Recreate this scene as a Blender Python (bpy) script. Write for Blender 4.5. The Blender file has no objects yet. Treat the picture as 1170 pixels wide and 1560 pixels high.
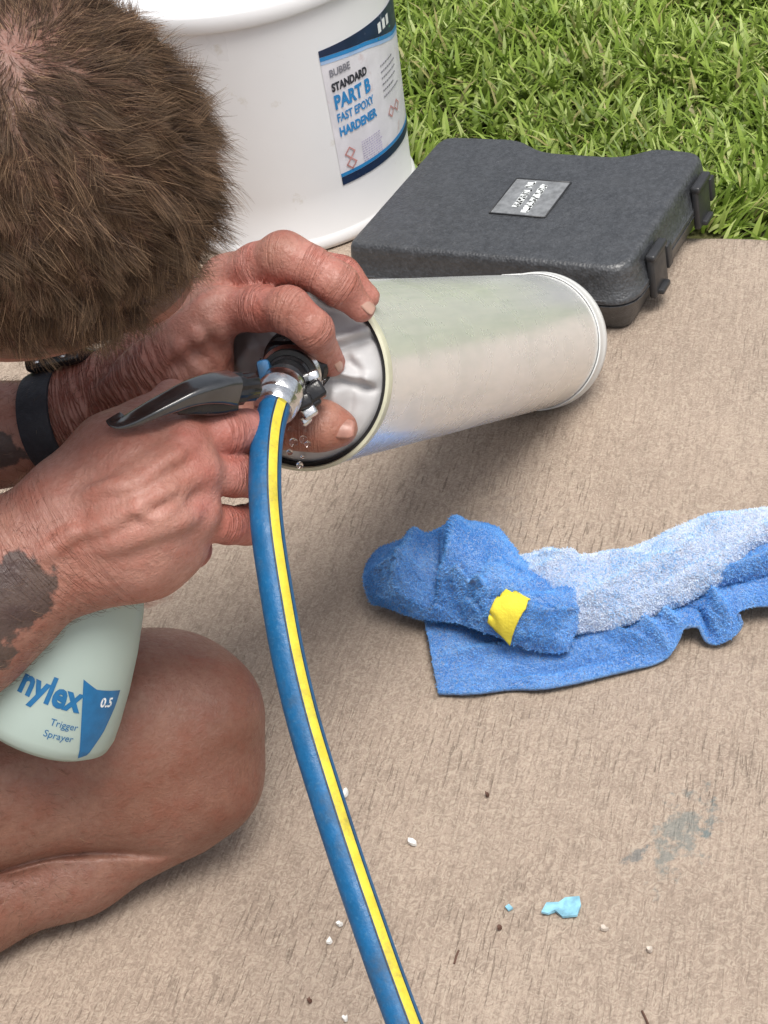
import bpy, bmesh, math, random
import numpy as np
from mathutils import Vector, Matrix, noise as mnoise

SC = bpy.context.scene
COL = SC.collection
rng = np.random.default_rng(11)
random.seed(11)

# ------------------------------------------------------------------ camera
CAM_H, PITCH, ROLL, FPX = 0.80, math.radians(37.5), math.radians(13.0), 2700.0
_X0 = np.array([1.0, 0, 0]); _U0 = np.array([0, math.sin(PITCH), math.cos(PITCH)])
FW = np.array([0, math.cos(PITCH), -math.sin(PITCH)])
RV = math.cos(ROLL) * _X0 - math.sin(ROLL) * _U0
UV = math.sin(ROLL) * _X0 + math.cos(ROLL) * _U0
CP = np.array([0, 0, CAM_H])
cam = bpy.data.cameras.new('camera')
camo = bpy.data.objects.new('camera', cam)
COL.objects.link(camo)
camo.matrix_world = Matrix(((RV[0], UV[0], -FW[0], 0), (RV[1], UV[1], -FW[1], 0),
                            (RV[2], UV[2], -FW[2], CAM_H), (0, 0, 0, 1)))
cam.sensor_fit = 'VERTICAL'
cam.sensor_height = 36.0
cam.lens = 36.0 * FPX / 1560.0
cam.clip_start = 0.05
cam.clip_end = 500
SC.camera = camo

# ------------------------------------------------------------------ light
SUN_EL, SUN_AZ = math.radians(68), math.radians(150)      # azimuth clockwise from +Y
W = bpy.data.worlds.new('World'); SC.world = W; W.use_nodes = True
nt = W.node_tree; nt.nodes.clear()
sky = nt.nodes.new('ShaderNodeTexSky'); sky.sky_type = 'NISHITA'; sky.sun_disc = False
sky.sun_elevation = SUN_EL; sky.sun_rotation = SUN_AZ
sky.air_density = 1.0; sky.dust_density = 4.0; sky.ozone_density = 1.0
hs = nt.nodes.new('ShaderNodeHueSaturation'); hs.inputs['Saturation'].default_value = 0.35
bg = nt.nodes.new('ShaderNodeBackground'); bg.inputs['Strength'].default_value = 0.105
out = nt.nodes.new('ShaderNodeOutputWorld')
nt.links.new(sky.outputs[0], hs.inputs['Color']); nt.links.new(hs.outputs[0], bg.inputs[0])
nt.links.new(bg.outputs[0], out.inputs[0])
sl = bpy.data.lights.new('sun', 'SUN'); sl.energy = 2.2; sl.angle = math.radians(28); sl.color = (1.0, 0.95, 0.88)
so = bpy.data.objects.new('sun', sl); COL.objects.link(so)
sd = Vector((math.sin(SUN_AZ) * math.cos(SUN_EL), math.cos(SUN_AZ) * math.cos(SUN_EL), math.sin(SUN_EL)))
so.rotation_euler = (-sd).to_track_quat('-Z', 'Y').to_euler(); so.location = (0, 0, 5)
SC.view_settings.view_transform = 'Standard'
SC.view_settings.look = 'None'
SC.view_settings.exposure = 0.48
SC.view_settings.gamma = 1.0
SC.view_settings.use_curve_mapping = False

# ------------------------------------------------------------------ helpers
def P(x, y, d):
    """world point seen along direction (x, y) of the survey photo at depth d (metres)"""
    return CP + d * (FW + (x - 585) / FPX * RV - (y - 780) / FPX * UV)

def G(x, y, z=0.0):
    """world point on the horizontal plane of height z"""
    v = FW + (x - 585) / FPX * RV - (y - 780) / FPX * UV
    return CP + v * ((z - CAM_H) / v[2])

def nrm(v):
    v = np.asarray(v, float); return v / np.linalg.norm(v)

def tag(o, label=None, cat=None, group=None, kind=None):
    if label: o['label'] = label
    if cat: o['category'] = cat
    if group: o['group'] = group
    if kind: o['kind'] = kind
    return o

def thing(name, label, cat, loc=(0, 0, 0), group=None):
    o = bpy.data.objects.new(name, None); COL.objects.link(o)
    o.empty_display_size = .05
    o.location = loc
    return tag(o, label, cat, group)

def link(name, me, mat=None, parent=None, smooth=True):
    o = bpy.data.objects.new(name, me); COL.objects.link(o)
    if mat is not None:
        if isinstance(mat, (list, tuple)):
            for m in mat: me.materials.append(m)
        else: me.materials.append(mat)
    if smooth and len(me.polygons):
        me.polygons.foreach_set('use_smooth', [True] * len(me.polygons))
    if parent is not None:
        o.parent = parent
        o.matrix_parent_inverse = Matrix.Translation(parent.location).inverted() if parent.parent is None else Matrix.Identity(4)
        if parent.parent is not None:
            o.matrix_parent_inverse = Matrix.Identity(4)
    return o

def from_np(name, V, F, mat=None, parent=None, smooth=True):
    """V (n,3) array, F list of index tuples or an (m,4) array"""
    me = bpy.data.meshes.new(name)
    if isinstance(F, np.ndarray):
        m, k = F.shape
        me.vertices.add(len(V)); me.vertices.foreach_set('co', np.asarray(V, np.float32).ravel())
        me.loops.add(m * k); me.loops.foreach_set('vertex_index', F.astype(np.int32).ravel())
        me.polygons.add(m); me.polygons.foreach_set('loop_start', np.arange(0, m * k, k, dtype=np.int32))
        me.update(calc_edges=True); me.validate()
    else:
        me.from_pydata([tuple(v) for v in V], [], F); me.update()
    return link(name, me, mat, parent, smooth)

def sharp(o, deg=35):
    me = o.data; me.update()
    bm = bmesh.new(); bm.from_mesh(me)
    for e in bm.edges:
        if len(e.link_faces) == 2: e.smooth = e.calc_face_angle(0) < math.radians(deg)
    bm.to_mesh(me); bm.free()
    return o

def frame(ax, hint=(0, 0, 1)):
    a = nrm(ax); h = np.asarray(hint, float)
    x = np.cross(h, a)
    if np.linalg.norm(x) < 1e-4: x = np.cross((1, 0, 0), a)
    x = nrm(x); return x, np.cross(a, x), a

def lathe(name, o, ax, prof, mat, parent=None, n=64, hint=(0, 0, 1), deg=35, wob=None):
    """profile [(radius, distance along axis)]; closed at r==0 ends"""
    x, y, a = frame(ax, hint); o = np.asarray(o, float)
    V = []; F = []
    t = np.linspace(0, 2 * math.pi, n, endpoint=False)
    ring = np.cos(t)[:, None] * x + np.sin(t)[:, None] * y
    for r, h in prof:
        rr = max(r, 1e-5) * (1 if wob is None else wob(t, h))
        V.append(o + a * h + ring * (np.asarray(rr).reshape(-1, 1) if np.ndim(rr) else rr))
    V = np.concatenate(V)
    q = []
    for i in range(len(prof) - 1):
        b = i * n
        j = np.arange(n); k = (j + 1) % n
        q.append(np.stack([b + j, b + k, b + n + k, b + n + j], 1))
    ob = from_np(name, V, np.concatenate(q), mat, parent)
    return sharp(ob, deg)

def catmull(pts, n):
    p = np.asarray(pts, float); m = len(p)
    q = np.vstack([2 * p[0] - p[1], p, 2 * p[-1] - p[-2]])
    # chord-length spacing
    t = np.linspace(0, m - 1, n); i = np.minimum(t.astype(int), m - 2); u = (t - i)[:, None]
    a, b, c, d = q[i], q[i + 1], q[i + 2], q[i + 3]
    return .5 * ((2 * b) + (-a + c) * u + (2 * a - 5 * b + 4 * c - d) * u ** 2 + (-a + 3 * b - 3 * c + d) * u ** 3)

def tube(name, pts, rad, mat, parent=None, n=24, caps=True, arc=None, up=(0, 0, 1), flat=None):
    """swept tube along pts (k,3); rad scalar or (k,)"""
    pts = np.asarray(pts, float); k = len(pts)
    rad = np.full(k, rad) if np.ndim(rad) == 0 else np.asarray(rad)
    T = np.gradient(pts, axis=0); T /= np.linalg.norm(T, axis=1)[:, None]
    x = np.cross(up, T[0]); x = nrm(x)
    X = []
    for i in range(k):
        x = x - T[i] * (x @ T[i]); x = nrm(x); X.append(x)
    X = np.array(X); Y = np.cross(T, X)
    full = arc is None
    t = np.linspace(0, 2 * math.pi, n, endpoint=False) if full else np.linspace(arc[0], arc[1], n)
    V = pts[:, None, :] + rad[:, None, None] * (np.cos(t)[None, :, None] * X[:, None, :] + np.sin(t)[None, :, None] * Y[:, None, :] * (1 if flat is None else flat))
    V = V.reshape(-1, 3)
    j = np.arange(n) if full else np.arange(n - 1); j2 = (j + 1) % n
    q = np.concatenate([np.stack([i * n + j, i * n + j2, (i + 1) * n + j2, (i + 1) * n + j], 1) for i in range(k - 1)])
    F = q
    if caps and full:
        F = [tuple(f) for f in q] + [tuple(range(n))[::-1], tuple(range((k - 1) * n, k * n))]
    return from_np(name, V, F, mat, parent)

def rbox(name, size, mat, parent=None, M=None, bev=.004, seg=3, loc=(0, 0, 0), rot=None):
    bm = bmesh.new(); bmesh.ops.create_cube(bm, size=1)
    for v in bm.verts: v.co = Vector((v.co.x * size[0], v.co.y * size[1], v.co.z * size[2]))
    bmesh.ops.bevel(bm, geom=bm.edges[:], offset=min(bev, min(size) * .49), segments=seg, affect='EDGES', profile=.5)
    m = Matrix.Translation(loc)
    if rot is not None: m = m @ rot
    if M is not None: m = M @ m
    bm.transform(m)
    me = bpy.data.meshes.new(name); bm.to_mesh(me); bm.free()
    return sharp(link(name, me, mat, parent), 40)

def basis(o, x, y, z):
    return Matrix(((x[0], y[0], z[0], o[0]), (x[1], y[1], z[1], o[1]), (x[2], y[2], z[2], o[2]), (0, 0, 0, 1)))

def text_verts(s, size, align='LEFT', bold=0.0, spacing=1.0):
    c = bpy.data.curves.new('txt', 'FONT'); c.body = s; c.size = size; c.align_x = align
    c.offset = bold; c.resolution_u = 3; c.space_character = spacing
    o = bpy.data.objects.new('txt', c); COL.objects.link(o)
    dg = bpy.context.evaluated_depsgraph_get(); dg.update()
    me = bpy.data.meshes.new_from_object(o.evaluated_get(dg))
    bpy.data.objects.remove(o); bpy.data.curves.remove(c)
    bm = bmesh.new(); bm.from_mesh(me); bmesh.ops.triangulate(bm, faces=bm.faces[:])
    bmesh.ops.remove_doubles(bm, verts=bm.verts[:], dist=1e-7)
    for _ in range(2):
        bmesh.ops.subdivide_edges(bm, edges=[e for e in bm.edges if e.calc_length() > size * .25], cuts=1)
        bmesh.ops.triangulate(bm, faces=bm.faces[:])
    bm.verts.ensure_lookup_table(); bm.verts.index_update()
    V = np.array([v.co[:] for v in bm.verts]); F = [tuple(v.index for v in f.verts) for f in bm.faces]
    bm.free(); bpy.data.meshes.remove(me)
    return V, F

# ------------------------------------------------------------------ materials
class NT:
    def __init__(s, name):
        s.m = bpy.data.materials.new(name); s.m.use_nodes = True
        s.t = s.m.node_tree; s.t.nodes.clear()
        s.out = s.n('ShaderNodeOutputMaterial')
        s.b = s.n('ShaderNodeBsdfPrincipled'); s.l(s.b.outputs[0], s.out.inputs[0])
    def n(s, t, **kw):
        x = s.t.nodes.new(t)
        for k, v in kw.items():
            if k in x.inputs: x.inputs[k].default_value = v
            else: setattr(x, k, v)
        return x
    def l(s, a, b): s.t.links.new(a, b)
    def coord(s, kind='Object', scale=(1, 1, 1), rot=(0, 0, 0)):
        if kind == 'World': src = s.n('ShaderNodeNewGeometry').outputs['Position']
        else: src = s.n('ShaderNodeTexCoord').outputs[kind]
        mp = s.n('ShaderNodeMapping'); mp.inputs['Scale'].default_value = scale; mp.inputs['Rotation'].default_value = rot
        s.l(src, mp.inputs[0]); return mp.outputs[0]
    def noise(s, co, sc, det=4, rough=.55, dist=0):
        x = s.n('ShaderNodeTexNoise'); x.inputs['Scale'].default_value = sc; x.inputs['Detail'].default_value = det
        x.inputs['Roughness'].default_value = rough; x.inputs['Distortion'].default_value = dist
        s.l(co, x.inputs['Vector']); return x.outputs[0]
    def ramp(s, f, stops, interp='LINEAR'):
        r = s.n('ShaderNodeValToRGB'); cr = r.color_ramp; cr.interpolation = interp
        while len(cr.elements) < len(stops): cr.elements.new(.5)
        for e, (p, c) in zip(cr.elements, stops):
            e.position = p; e.color = (c, c, c, 1) if np.isscalar(c) else (*c, 1)
        s.l(f, r.inputs[0]); return r.outputs[0]
    def mix(s, f, a, b, mode='MIX'):
        x = s.n('ShaderNodeMix', data_type='RGBA', blend_type=mode)
        for i, v in ((0, f), (6, a), (7, b)):
            if hasattr(v, 'is_linked'): s.l(v, x.inputs[i])
            else: x.inputs[i].default_value = v if (i == 0) else (*v, 1)
        return x.outputs[2]
    def math(s, op, a, b=0.0, c=None):
        x = s.n('ShaderNodeMath', operation=op)
        for i, v in enumerate((a, b) if c is None else (a, b, c)):
            if hasattr(v, 'is_linked'): s.l(v, x.inputs[i])
            else: x.inputs[i].default_value = v
        return x.outputs[0]
    def bump(s, h, strength, dist=.001, prev=None):
        x = s.n('ShaderNodeBump'); x.inputs['Strength'].default_value = strength; x.inputs['Distance'].default_value = dist
        s.l(h, x.inputs['Height'])
        if prev is not None: s.l(prev, x.inputs['Normal'])
        s.l(x.outputs[0], s.b.inputs['Normal']); return x.outputs[0]
    def set(s, **kw):
        mp = dict(col='Base Color', rough='Roughness', metal='Metallic', spec='Specular IOR Level', coat='Coat Weight', sss='Subsurface Weight', trans='Transmission Weight', sheen='Sheen Weight')
        for k, v in kw.items():
            i = s.b.inputs[mp[k]]
            if hasattr(v, 'is_linked'): s.l(v, i)
            else: i.default_value = (*v, 1) if k == 'col' else v
        return s

def simple(name, col, rough=.5, metal=0, var=.12, nsc=60, bump=0.0, bsc=400, spec=.5, dirt=None, coat=0):
    N = NT(name); co = N.coord('World')
    n = N.noise(co, nsc, 5)
    lo = tuple(c * (1 - var) for c in col); hi = tuple(min(1, c * (1 + var)) for c in col)
    c = N.ramp(n, [(.3, lo), (.7, hi)])
    if dirt:
        d = N.ramp(N.noise(co, dirt[1], 6, .65), [(dirt[2], 0.0), (dirt[2] + .12, 1.0)])
        c = N.mix(d, c, dirt[0])
    r = N.ramp(N.noise(co, nsc * 1.7, 4), [(.3, max(.02, rough - .08)), (.7, min(1, rough + .08))])
    N.set(col=c, rough=r, metal=metal, spec=spec, coat=coat)
    if bump: N.bump(N.noise(co, bsc, 4), bump, .001)
    return N.m

def mat_concrete():
    N = NT('broomed_concrete')
    a = math.radians(68)
    co = N.coord('World')
    w = N.noise(co, 30, 3)
    # broom strokes: noise stretched along the stroke direction
    mp = N.coord('World', (1, 1, 1), (0, 0, -a))       # x along strokes
    v = N.n('ShaderNodeVectorMath', operation='MULTIPLY'); v.inputs[1].default_value = (1, 9, 1); N.l(mp, v.inputs[0])
    s1 = N.noise(v.outputs[0], 34, 5, .65, .8)
    v2 = N.n('ShaderNodeVectorMath', operation='MULTIPLY'); v2.inputs[1].default_value = (1, 7, 1); N.l(mp, v2.inputs[0])
    s2 = N.noise(v2.outputs[0], 70, 3, .6, .9)
    v3 = N.n('ShaderNodeVectorMath', operation='MULTIPLY'); v3.inputs[1].default_value = (.8, 9, 1); N.l(mp, v3.inputs[0])
    s3 = N.noise(v3.outputs[0], 52, 2, .5, .3)
    lines = N.math('MULTIPLY', N.ramp(s3, [(.60, 0.0), (.66, 1.0)]), N.ramp(N.noise(co, 6, 3), [(.42, .1), (.6, 1.0)]))           # a few deeper drag marks
    grit = N.noise(co, 420, 4, .7)
    worm = N.noise(co, 210, 3, .55, 2.4)
    big = N.noise(co, 3.2, 4)
    mid = N.noise(co, 14, 5, .6)
    c = N.ramp(big, [(.3, (.395, .312, .248)), (.7, (.475, .385, .310))])
    c = N.mix(N.math('MULTIPLY', N.ramp(mid, [(.38, 0.0), (.66, 1.0)]), .38), c, (.33, .262, .208))
    c = N.mix(N.math('MULTIPLY', N.ramp(s1, [(.38, 1.0), (.54, 0.0)]), .40), c, (.25, .20, .158))
    c = N.mix(N.math('MULTIPLY', lines, .55), c, (.19, .15, .115))
    c = N.mix(N.math('MULTIPLY', N.ramp(worm, [(.52, 0.0), (.60, 1.0)]), .42), c, (.57, .48, .385))
    c = N.mix(N.math('MULTIPLY', N.ramp(worm, [(.38, 1.0), (.46, 0.0)]), .42), c, (.22, .17, .135))
    c = N.mix(N.math('MULTIPLY', N.ramp(grit, [(.62, 0.0), (.72, 1.0)]), .35), c, (.22, .17, .14))
    # old teal overspray stain and a rusty mark
    def blot(pt, rad, sx, ang, col, c, amt, thr):
        v = N.n('ShaderNodeVectorMath', operation='SUBTRACT'); N.l(co, v.inputs[0]); v.inputs[1].default_value = tuple(pt)
        m = N.n('ShaderNodeMapping'); m.inputs['Rotation'].default_value = (0, 0, -ang); m.inputs['Scale'].default_value = (1 / (rad * sx), 1 / rad, 0)
        m.vector_type = 'POINT'; 
        m2 = N.n('ShaderNodeMapping'); m2.inputs['Rotation'].default_value = (0, 0, -ang); N.l(v.outputs[0], m2.inputs[0])
        v2 = N.n('ShaderNodeVectorMath', operation='MULTIPLY'); v2.inputs[1].default_value = (1 / (rad * sx), 1 / rad, 0); N.l(m2.outputs[0], v2.inputs[0])
        ln = N.n('ShaderNodeVectorMath', operation='LENGTH'); N.l(v2.outputs[0], ln.inputs[0])
        f = N.math('SUBTRACT', 1.0, ln.outputs['Value'])
        f = N.math('ADD', f, N.math('MULTIPLY', N.math('SUBTRACT', N.noise(co, 95, 5, .7), .5), 3.6))
        f = N.ramp(f, [(thr, 0.0), (thr + .45, 1.0)])
        return N.mix(N.math('MULTIPLY', f, amt), c, col)
    c = blot(G(1035, 1270), .022, 2.2, math.radians(60), (.16, .21, .21), c, .55, .35)
    c = blot(G(1082, 1247), .008, 2.4, math.radians(60), (.13, .19, .20), c, .6, .35)
    c = blot(G(968, 1305), .007, 2.0, math.radians(30), (.13, .16, .17), c, .6, .3)
    c = blot(G(232, 918), .011, 1.7, math.radians(0), (.25, .13, .10), c, .6, .35)
    c = blot(G(1020, 905), .03, 1.6, math.radians(60), (.25, .21, .18), c, .35, .2)
    c = blot(G(740, 830), .045, 1.6, math.radians(60), (.27, .23, .20), c, .35, .2)   # broad, slightly darker patch
    N.set(col=c, rough=.88, spec=.25)
    h = N.math('ADD', N.math('MULTIPLY', s1, 1.0), N.math('MULTIPLY', s2, .55))
    h = N.math('ADD', h, N.math('MULTIPLY', worm, .55))
    h = N.math('SUBTRACT', h, N.math('MULTIPLY', lines, .7))
    h = N.math('ADD', h, N.math('MULTIPLY', grit, .45))
    N.bump(h, .7, .0018)
    return N.m

def mat_skin():
    N = NT('skin')
    at = N.n('ShaderNodeAttribute', attribute_name='Col')
    sp = N.n('ShaderNodeAttribute', attribute_name='Aux')      # R = wrinkle amount, G = distance along limb, B = tattoo
    se = N.n('ShaderNodeSeparateColor'); N.l(sp.outputs['Color'], se.inputs[0])
    co = N.coord('World')
    mot = N.noise(co, 70, 5, .6); fine = N.noise(co, 330, 4, .65); big = N.noise(co, 18, 4)
    c = N.mix(N.math('MULTIPLY', N.ramp(mot, [(.42, 0.0), (.64, 1.0)]), .65), at.outputs['Color'], (.98, .72, .66), 'MULTIPLY')
    c = N.mix(N.math('MULTIPLY', N.ramp(big, [(.38, 1.0), (.58, 0.0)]), .55), c, (.78, .67, .60), 'MULTIPLY')
    c = N.mix(N.math('MULTIPLY', N.ramp(mot, [(.28, 1.0), (.48, 0.0)]), .60), c, (1.25, 1.18, 1.12), 'MULTIPLY')
    c = N.mix(N.math('MULTIPLY', N.ramp(fine, [(.45, 0.0), (.7, 1.0)]), .45), c, (.74, .62, .56), 'MULTIPLY')
    spot = N.ramp(N.noise(co, 150, 3, .5), [(.66, 0.0), (.72, 1.0)])
    c = N.mix(N.math('MULTIPLY', spot, .35), c, (.68, .52, .44), 'MULTIPLY')
    vo = N.n('ShaderNodeTexVoronoi', feature='DISTANCE_TO_EDGE'); vo.inputs['Scale'].default_value = 430
    vd = N.n('ShaderNodeVectorMath', operation='MULTIPLY_ADD'); 
    nz = N.n('ShaderNodeTexNoise'); nz.inputs['Scale'].default_value = 260; N.l(co, nz.inputs['Vector'])
    N.l(nz.outputs['Color'], vd.inputs[0]); vd.inputs[1].default_value = (.004, .004, .004); N.l(co, vd.inputs[2])
    N.l(vd.outputs[0], vo.inputs['Vector'])
    # creases across the limb
    cx_ = N.n('ShaderNodeCombineXYZ'); N.l(N.math('MULTIPLY', se.outputs[1], 260.0), cx_.inputs[0])
    cv = N.n('ShaderNodeVectorMath', operation='MULTIPLY_ADD'); N.l(co, cv.inputs[0]); cv.inputs[1].default_value = (34, 34, 34); N.l(cx_.outputs[0], cv.inputs[2])
    rn = N.noise(cv.outputs[0], 1.0, 3, .6, .5)
    cr = N.ramp(N.math('ABSOLUTE', N.math('SUBTRACT', rn, .5)), [(.0, 1.0), (.10, 0.0)])
    crm = N.math('MULTIPLY', cr, se.outputs[0])
    c = N.mix(N.math('MULTIPLY', crm, .6), c, (.58, .38, .32), 'MULTIPLY')
    tn = N.math('ADD', se.outputs[2], N.math('MULTIPLY', N.math('SUBTRACT', N.noise(co, 120, 4, .6), .5), .9))
    tf = N.ramp(tn, [(.44, 0.0), (.56, 1.0)])
    tc = N.ramp(N.noise(co, 60, 3), [(.4, (.030, .031, .034)), (.65, (.075, .066, .060))])
    c = N.mix(N.math('MULTIPLY', tf, .85), c, tc)
    N.set(col=c, rough=N.ramp(fine, [(.3, .36), (.7, .56)]), spec=.45, sss=.08)
    N.b.inputs['Subsurface Radius'].default_value = (.006, .0022, .0012)
    N.b.inputs['Subsurface Scale'].default_value = 1.0
    b = N.bump(vo.outputs['Distance'], .32, .0010)
    b = N.bump(N.math('ADD', N.math('MULTIPLY', mot, 1.0), N.math('ADD', N.math('MULTIPLY', fine, .5), N.math('MULTIPLY', N.noise(co, 110, 5, .6, 1.2), .9))), .50, .0018, b)
    N.bump(N.math('SUBTRACT', 1.0, crm), .7, .0012, b)
    return N.m

def mat_hair():
    N = NT('brown_hair')
    hi = N.n('ShaderNodeHairInfo')
    co = N.coord('World')
    c = N.ramp(hi.outputs['Random'], [(0.0, (.024, .011, .007)), (.5, (.056, .027, .017)), (.80, (.135, .072, .042)), (1.0, (.46, .30, .185))])
    dk = N.ramp(N.noise(co, 55, 3, .5), [(.36, 1.0), (.56, 0.0)])
    c = N.mix(N.math('MULTIPLY', dk, .6), c, (.028, .017, .011))
    tip = N.math('MULTIPLY', N.math('POWER', hi.outputs['Intercept'], 2.0), .30)
    c = N.mix(tip, c, (.36, .25, .15))
    N.set(col=c, rough=.5, spec=.3)
    return N.m

def mat_grass():
    N = NT('grass_blades')
    at = N.n('ShaderNodeAttribute', attribute_name='Col')
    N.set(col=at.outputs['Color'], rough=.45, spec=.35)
    tr = N.n('ShaderNodeBsdfTranslucent'); N.l(at.outputs['Color'], tr.inputs[0])
    mx = N.n('ShaderNodeMixShader'); mx.inputs[0].default_value = .3
    N.l(N.b.outputs[0], mx.inputs[1]); N.l(tr.outputs[0], mx.inputs[2]); N.l(mx.outputs[0], N.out.inputs[0])
    return N.m

def mat_soil():
    N = NT('soil'); co = N.coord('World')
    c = N.ramp(N.noise(co, 60, 6, .7), [(.3, (.07, .07, .03)), (.55, (.12, .12, .05)), (.75, (.19, .18, .09))])
    N.set(col=c, rough=.95, spec=.1); N.bump(N.noise(co, 90, 6, .7), 1, .006); return N.m

def mat_towel(name, c0, c1, c2, streak=False):
    N = NT(name); co = N.coord('World')
    n1 = N.noise(co, 36, 4, .6); n2 = N.noise(co, 520, 3, .7)
    c = N.ramp(n1, [(.3, c0), (.55, c1), (.78, c2)])
    c = N.mix(N.math('MULTIPLY', N.ramp(n2, [(.35, 1.0), (.6, 0.0)]), .45), c, tuple(x * .55 for x in c1))
    N.set(col=c, rough=1.0, spec=.05, sheen=.5)
    N.b.inputs['Sheen Roughness'].default_value = .6
    b = N.bump(n2, 1.0, .0022)
    N.bump(N.noise(co, 130, 4, .6), .8, .003, b)
    return N.m

def mat_case():
    N = NT('grained_black_plastic'); co = N.coord('World')
    vo = N.n('ShaderNodeTexVoronoi'); vo.inputs['Scale'].default_value = 420; N.l(co, vo.inputs['Vector'])
    n = N.noise(co, 55, 5, .65)
    c = N.ramp(n, [(.3, (.018, .020, .023)), (.7, (.032, .035, .040))])
    n9 = N.noise(co, 260, 4, .7); c = N.mix(N.math('MULTIPLY', N.ramp(n9, [(.4, 0.0), (.65, 1.0)]), .5), c, (.080, .087, .098))
    sc = N.ramp(N.noise(co, 210, 3, .7), [(.62, 0.0), (.74, 1.0)])
    c = N.mix(N.math('MULTIPLY', sc, .35), c, (.15, .155, .165))
    N.set(col=c, rough=N.ramp(n, [(.3, .40), (.7, .52)]), spec=.9, coat=.35)
    N.b.inputs['Coat Roughness'].default_value = .5
    N.bump(vo.outputs['Distance'], .45, .0010); return N.m

def mat_canister():
    N = NT('milky_silver_tube'); co = N.coord('Generated')
    at = N.n('ShaderNodeAttribute', attribute_name='uvw')      # x = angle, y = along
    mp = N.n('ShaderNodeMapping'); mp.inputs['Scale'].default_value = (1.0, 1.0, 1.0); N.l(at.outputs['Vector'], mp.inputs[0])
    v = N.n('ShaderNodeVectorMath', operation='MULTIPLY'); v.inputs[1].default_value = (9, 1.2, 1); N.l(at.outputs['Vector'], v.inputs[0])
    st = N.noise(v.outputs[0], 3.0, 4, .6, .4)
    w = N.coord('World')
    sm = N.noise(w, 22, 5, .6)
    c = N.ramp(st, [(.28, (.80, .83, .82)), (.5, (.89, .90, .90)), (.72, (.94, .94, .93))])
    c = N.mix(N.math('MULTIPLY', N.ramp(sm, [(.45, 0.0), (.65, 1.0)]), .25), c, (.62, .64, .60))
    scr = N.ramp(N.noise(v.outputs[0], 14, 3, .7, 1.5), [(.66, 0.0), (.72, 1.0)])
    c = N.mix(N.math('MULTIPLY', scr, .25), c, (.80, .80, .78))
    N.set(col=c, rough=N.ramp(sm, [(.3, .20), (.7, .34)]), metal=.50, spec=.5, coat=.25)
    N.b.inputs['Coat Roughness'].default_value = .18
    N.bump(sm, .10, .003); return N.m

def mat_bottle():
    N = NT('milky_green_plastic'); co = N.coord('World')
    n = N.noise(co, 14, 3)
    c = N.ramp(n, [(.3, (.60, .73, .68)), (.7, (.66, .79, .74))])
    N.set(col=c, rough=.32, spec=.5)
    tr = N.n('ShaderNodeBsdfTranslucent'); N.l(c, tr.inputs[0])
    mx = N.n('ShaderNodeMixShader'); mx.inputs[0].default_value = .45
    N.l(N.b.outputs[0], mx.inputs[1]); N.l(tr.outputs[0], mx.inputs[2]); N.l(mx.outputs[0], N.out.inputs[0])
    N.bump(N.noise(co, 120, 3), .08, .001)
    return N.m

def mat_hose(name, col, worn):
    N = NT(name); co = N.coord('World')
    n = N.noise(co, 90, 5, .7); s = N.noise(co, 420, 4, .7)
    c = N.ramp(n, [(.3, tuple(x * .8 for x in col)), (.7, tuple(min(1, x * 1.15) for x in col))])
    c = N.mix(N.math('MULTIPLY', N.ramp(s, [(.55, 0.0), (.68, 1.0)]), .38), c, worn)
    g = N.noise(co, 38, 6, .7); c = N.mix(N.math('MULTIPLY', N.ramp(g, [(.52, 0.0), (.68, 1.0)]), .45), c, (.07, .075, .07))
    N.set(col=c, rough=N.ramp(g, [(.35, .34), (.65, .62)]), spec=.45); N.bump(N.math('ADD', s, N.math('MULTIPLY', n, 1.5)), .4, .0008); return N.m

M_CONC = mat_concrete(); M_SKIN = mat_skin(); M_HAIR = mat_hair(); M_GRASS = mat_grass(); M_SOIL = mat_soil()
M_TOWEL = mat_towel('blue_microfibre', (.07, .22, .58), (.12, .32, .72), (.18, .42, .84))
M_TOWELW = mat_towel('faded_microfibre', (.40, .52, .78), (.58, .66, .86), (.74, .78, .92))
def mat_pile(name, stops):
    N = NT(name); co = N.coord('World'); hi = N.n('ShaderNodeHairInfo')
    c = N.ramp(N.math('ADD', N.math('MULTIPLY', N.noise(co, 40, 4, .6), .7), N.math('MULTIPLY', hi.outputs['Random'], .3)), stops)
    N.set(col=c, rough=.9, spec=.1); return N.m
M_PILEB = mat_pile('blue_pile', [(.3, (.080, .27, .66)), (.5, (.14, .40, .84)), (.68, (.30, .58, .95))])
M_PILEW = mat_pile('faded_pile', [(.34, (.26, .54, .88)), (.46, (.52, .70, .92)), (.60, (.78, .85, .95))])
M_TAG = simple('yellow_tag_cloth', (.80, .68, .06), .9, var=.12, bump=.5, bsc=600)
M_CASE = mat_case(); M_CAN = mat_canister(); M_BOTTLE = mat_bottle()
M_BLUEHOSE = mat_hose('blue_hose', (.004, .108, .275), (.06, .20, .36))
M_YELHOSE = mat_hose('yellow_hose', (.70, .58, .05), (.34, .30, .10))
M_WHITE = simple('white_pail_plastic', (.80, .81, .83), .35, var=.03, nsc=8, dirt=((.62, .60, .55), 34, .645))
M_LABEL = simple('label_paper', (.72, .71, .76), .45, var=.10, nsc=40, dirt=((.60, .50, .52), 45, .60))
M_NAVY = simple('label_navy', (.012, .028, .075), .4, var=.2, dirt=((.30, .33, .40), 90, .64))
M_SKYBL = simple('label_blue', (.03, .24, .56), .4, var=.1)
M_PALEBL = simple('label_pale_blue', (.36, .52, .78), .4, var=.1)
M_INK = simple('label_ink', (.03, .032, .045), .5, var=.2)
M_GREYINK = simple('label_grey_ink', (.22, .22, .26), .5, var=.2)
M_GREENINK = simple('label_green_ink', (.10, .30, .20), .5, var=.2)
M_REDINK = simple('label_red_ink', (.50, .25, .24), .5, var=.2)
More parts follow.
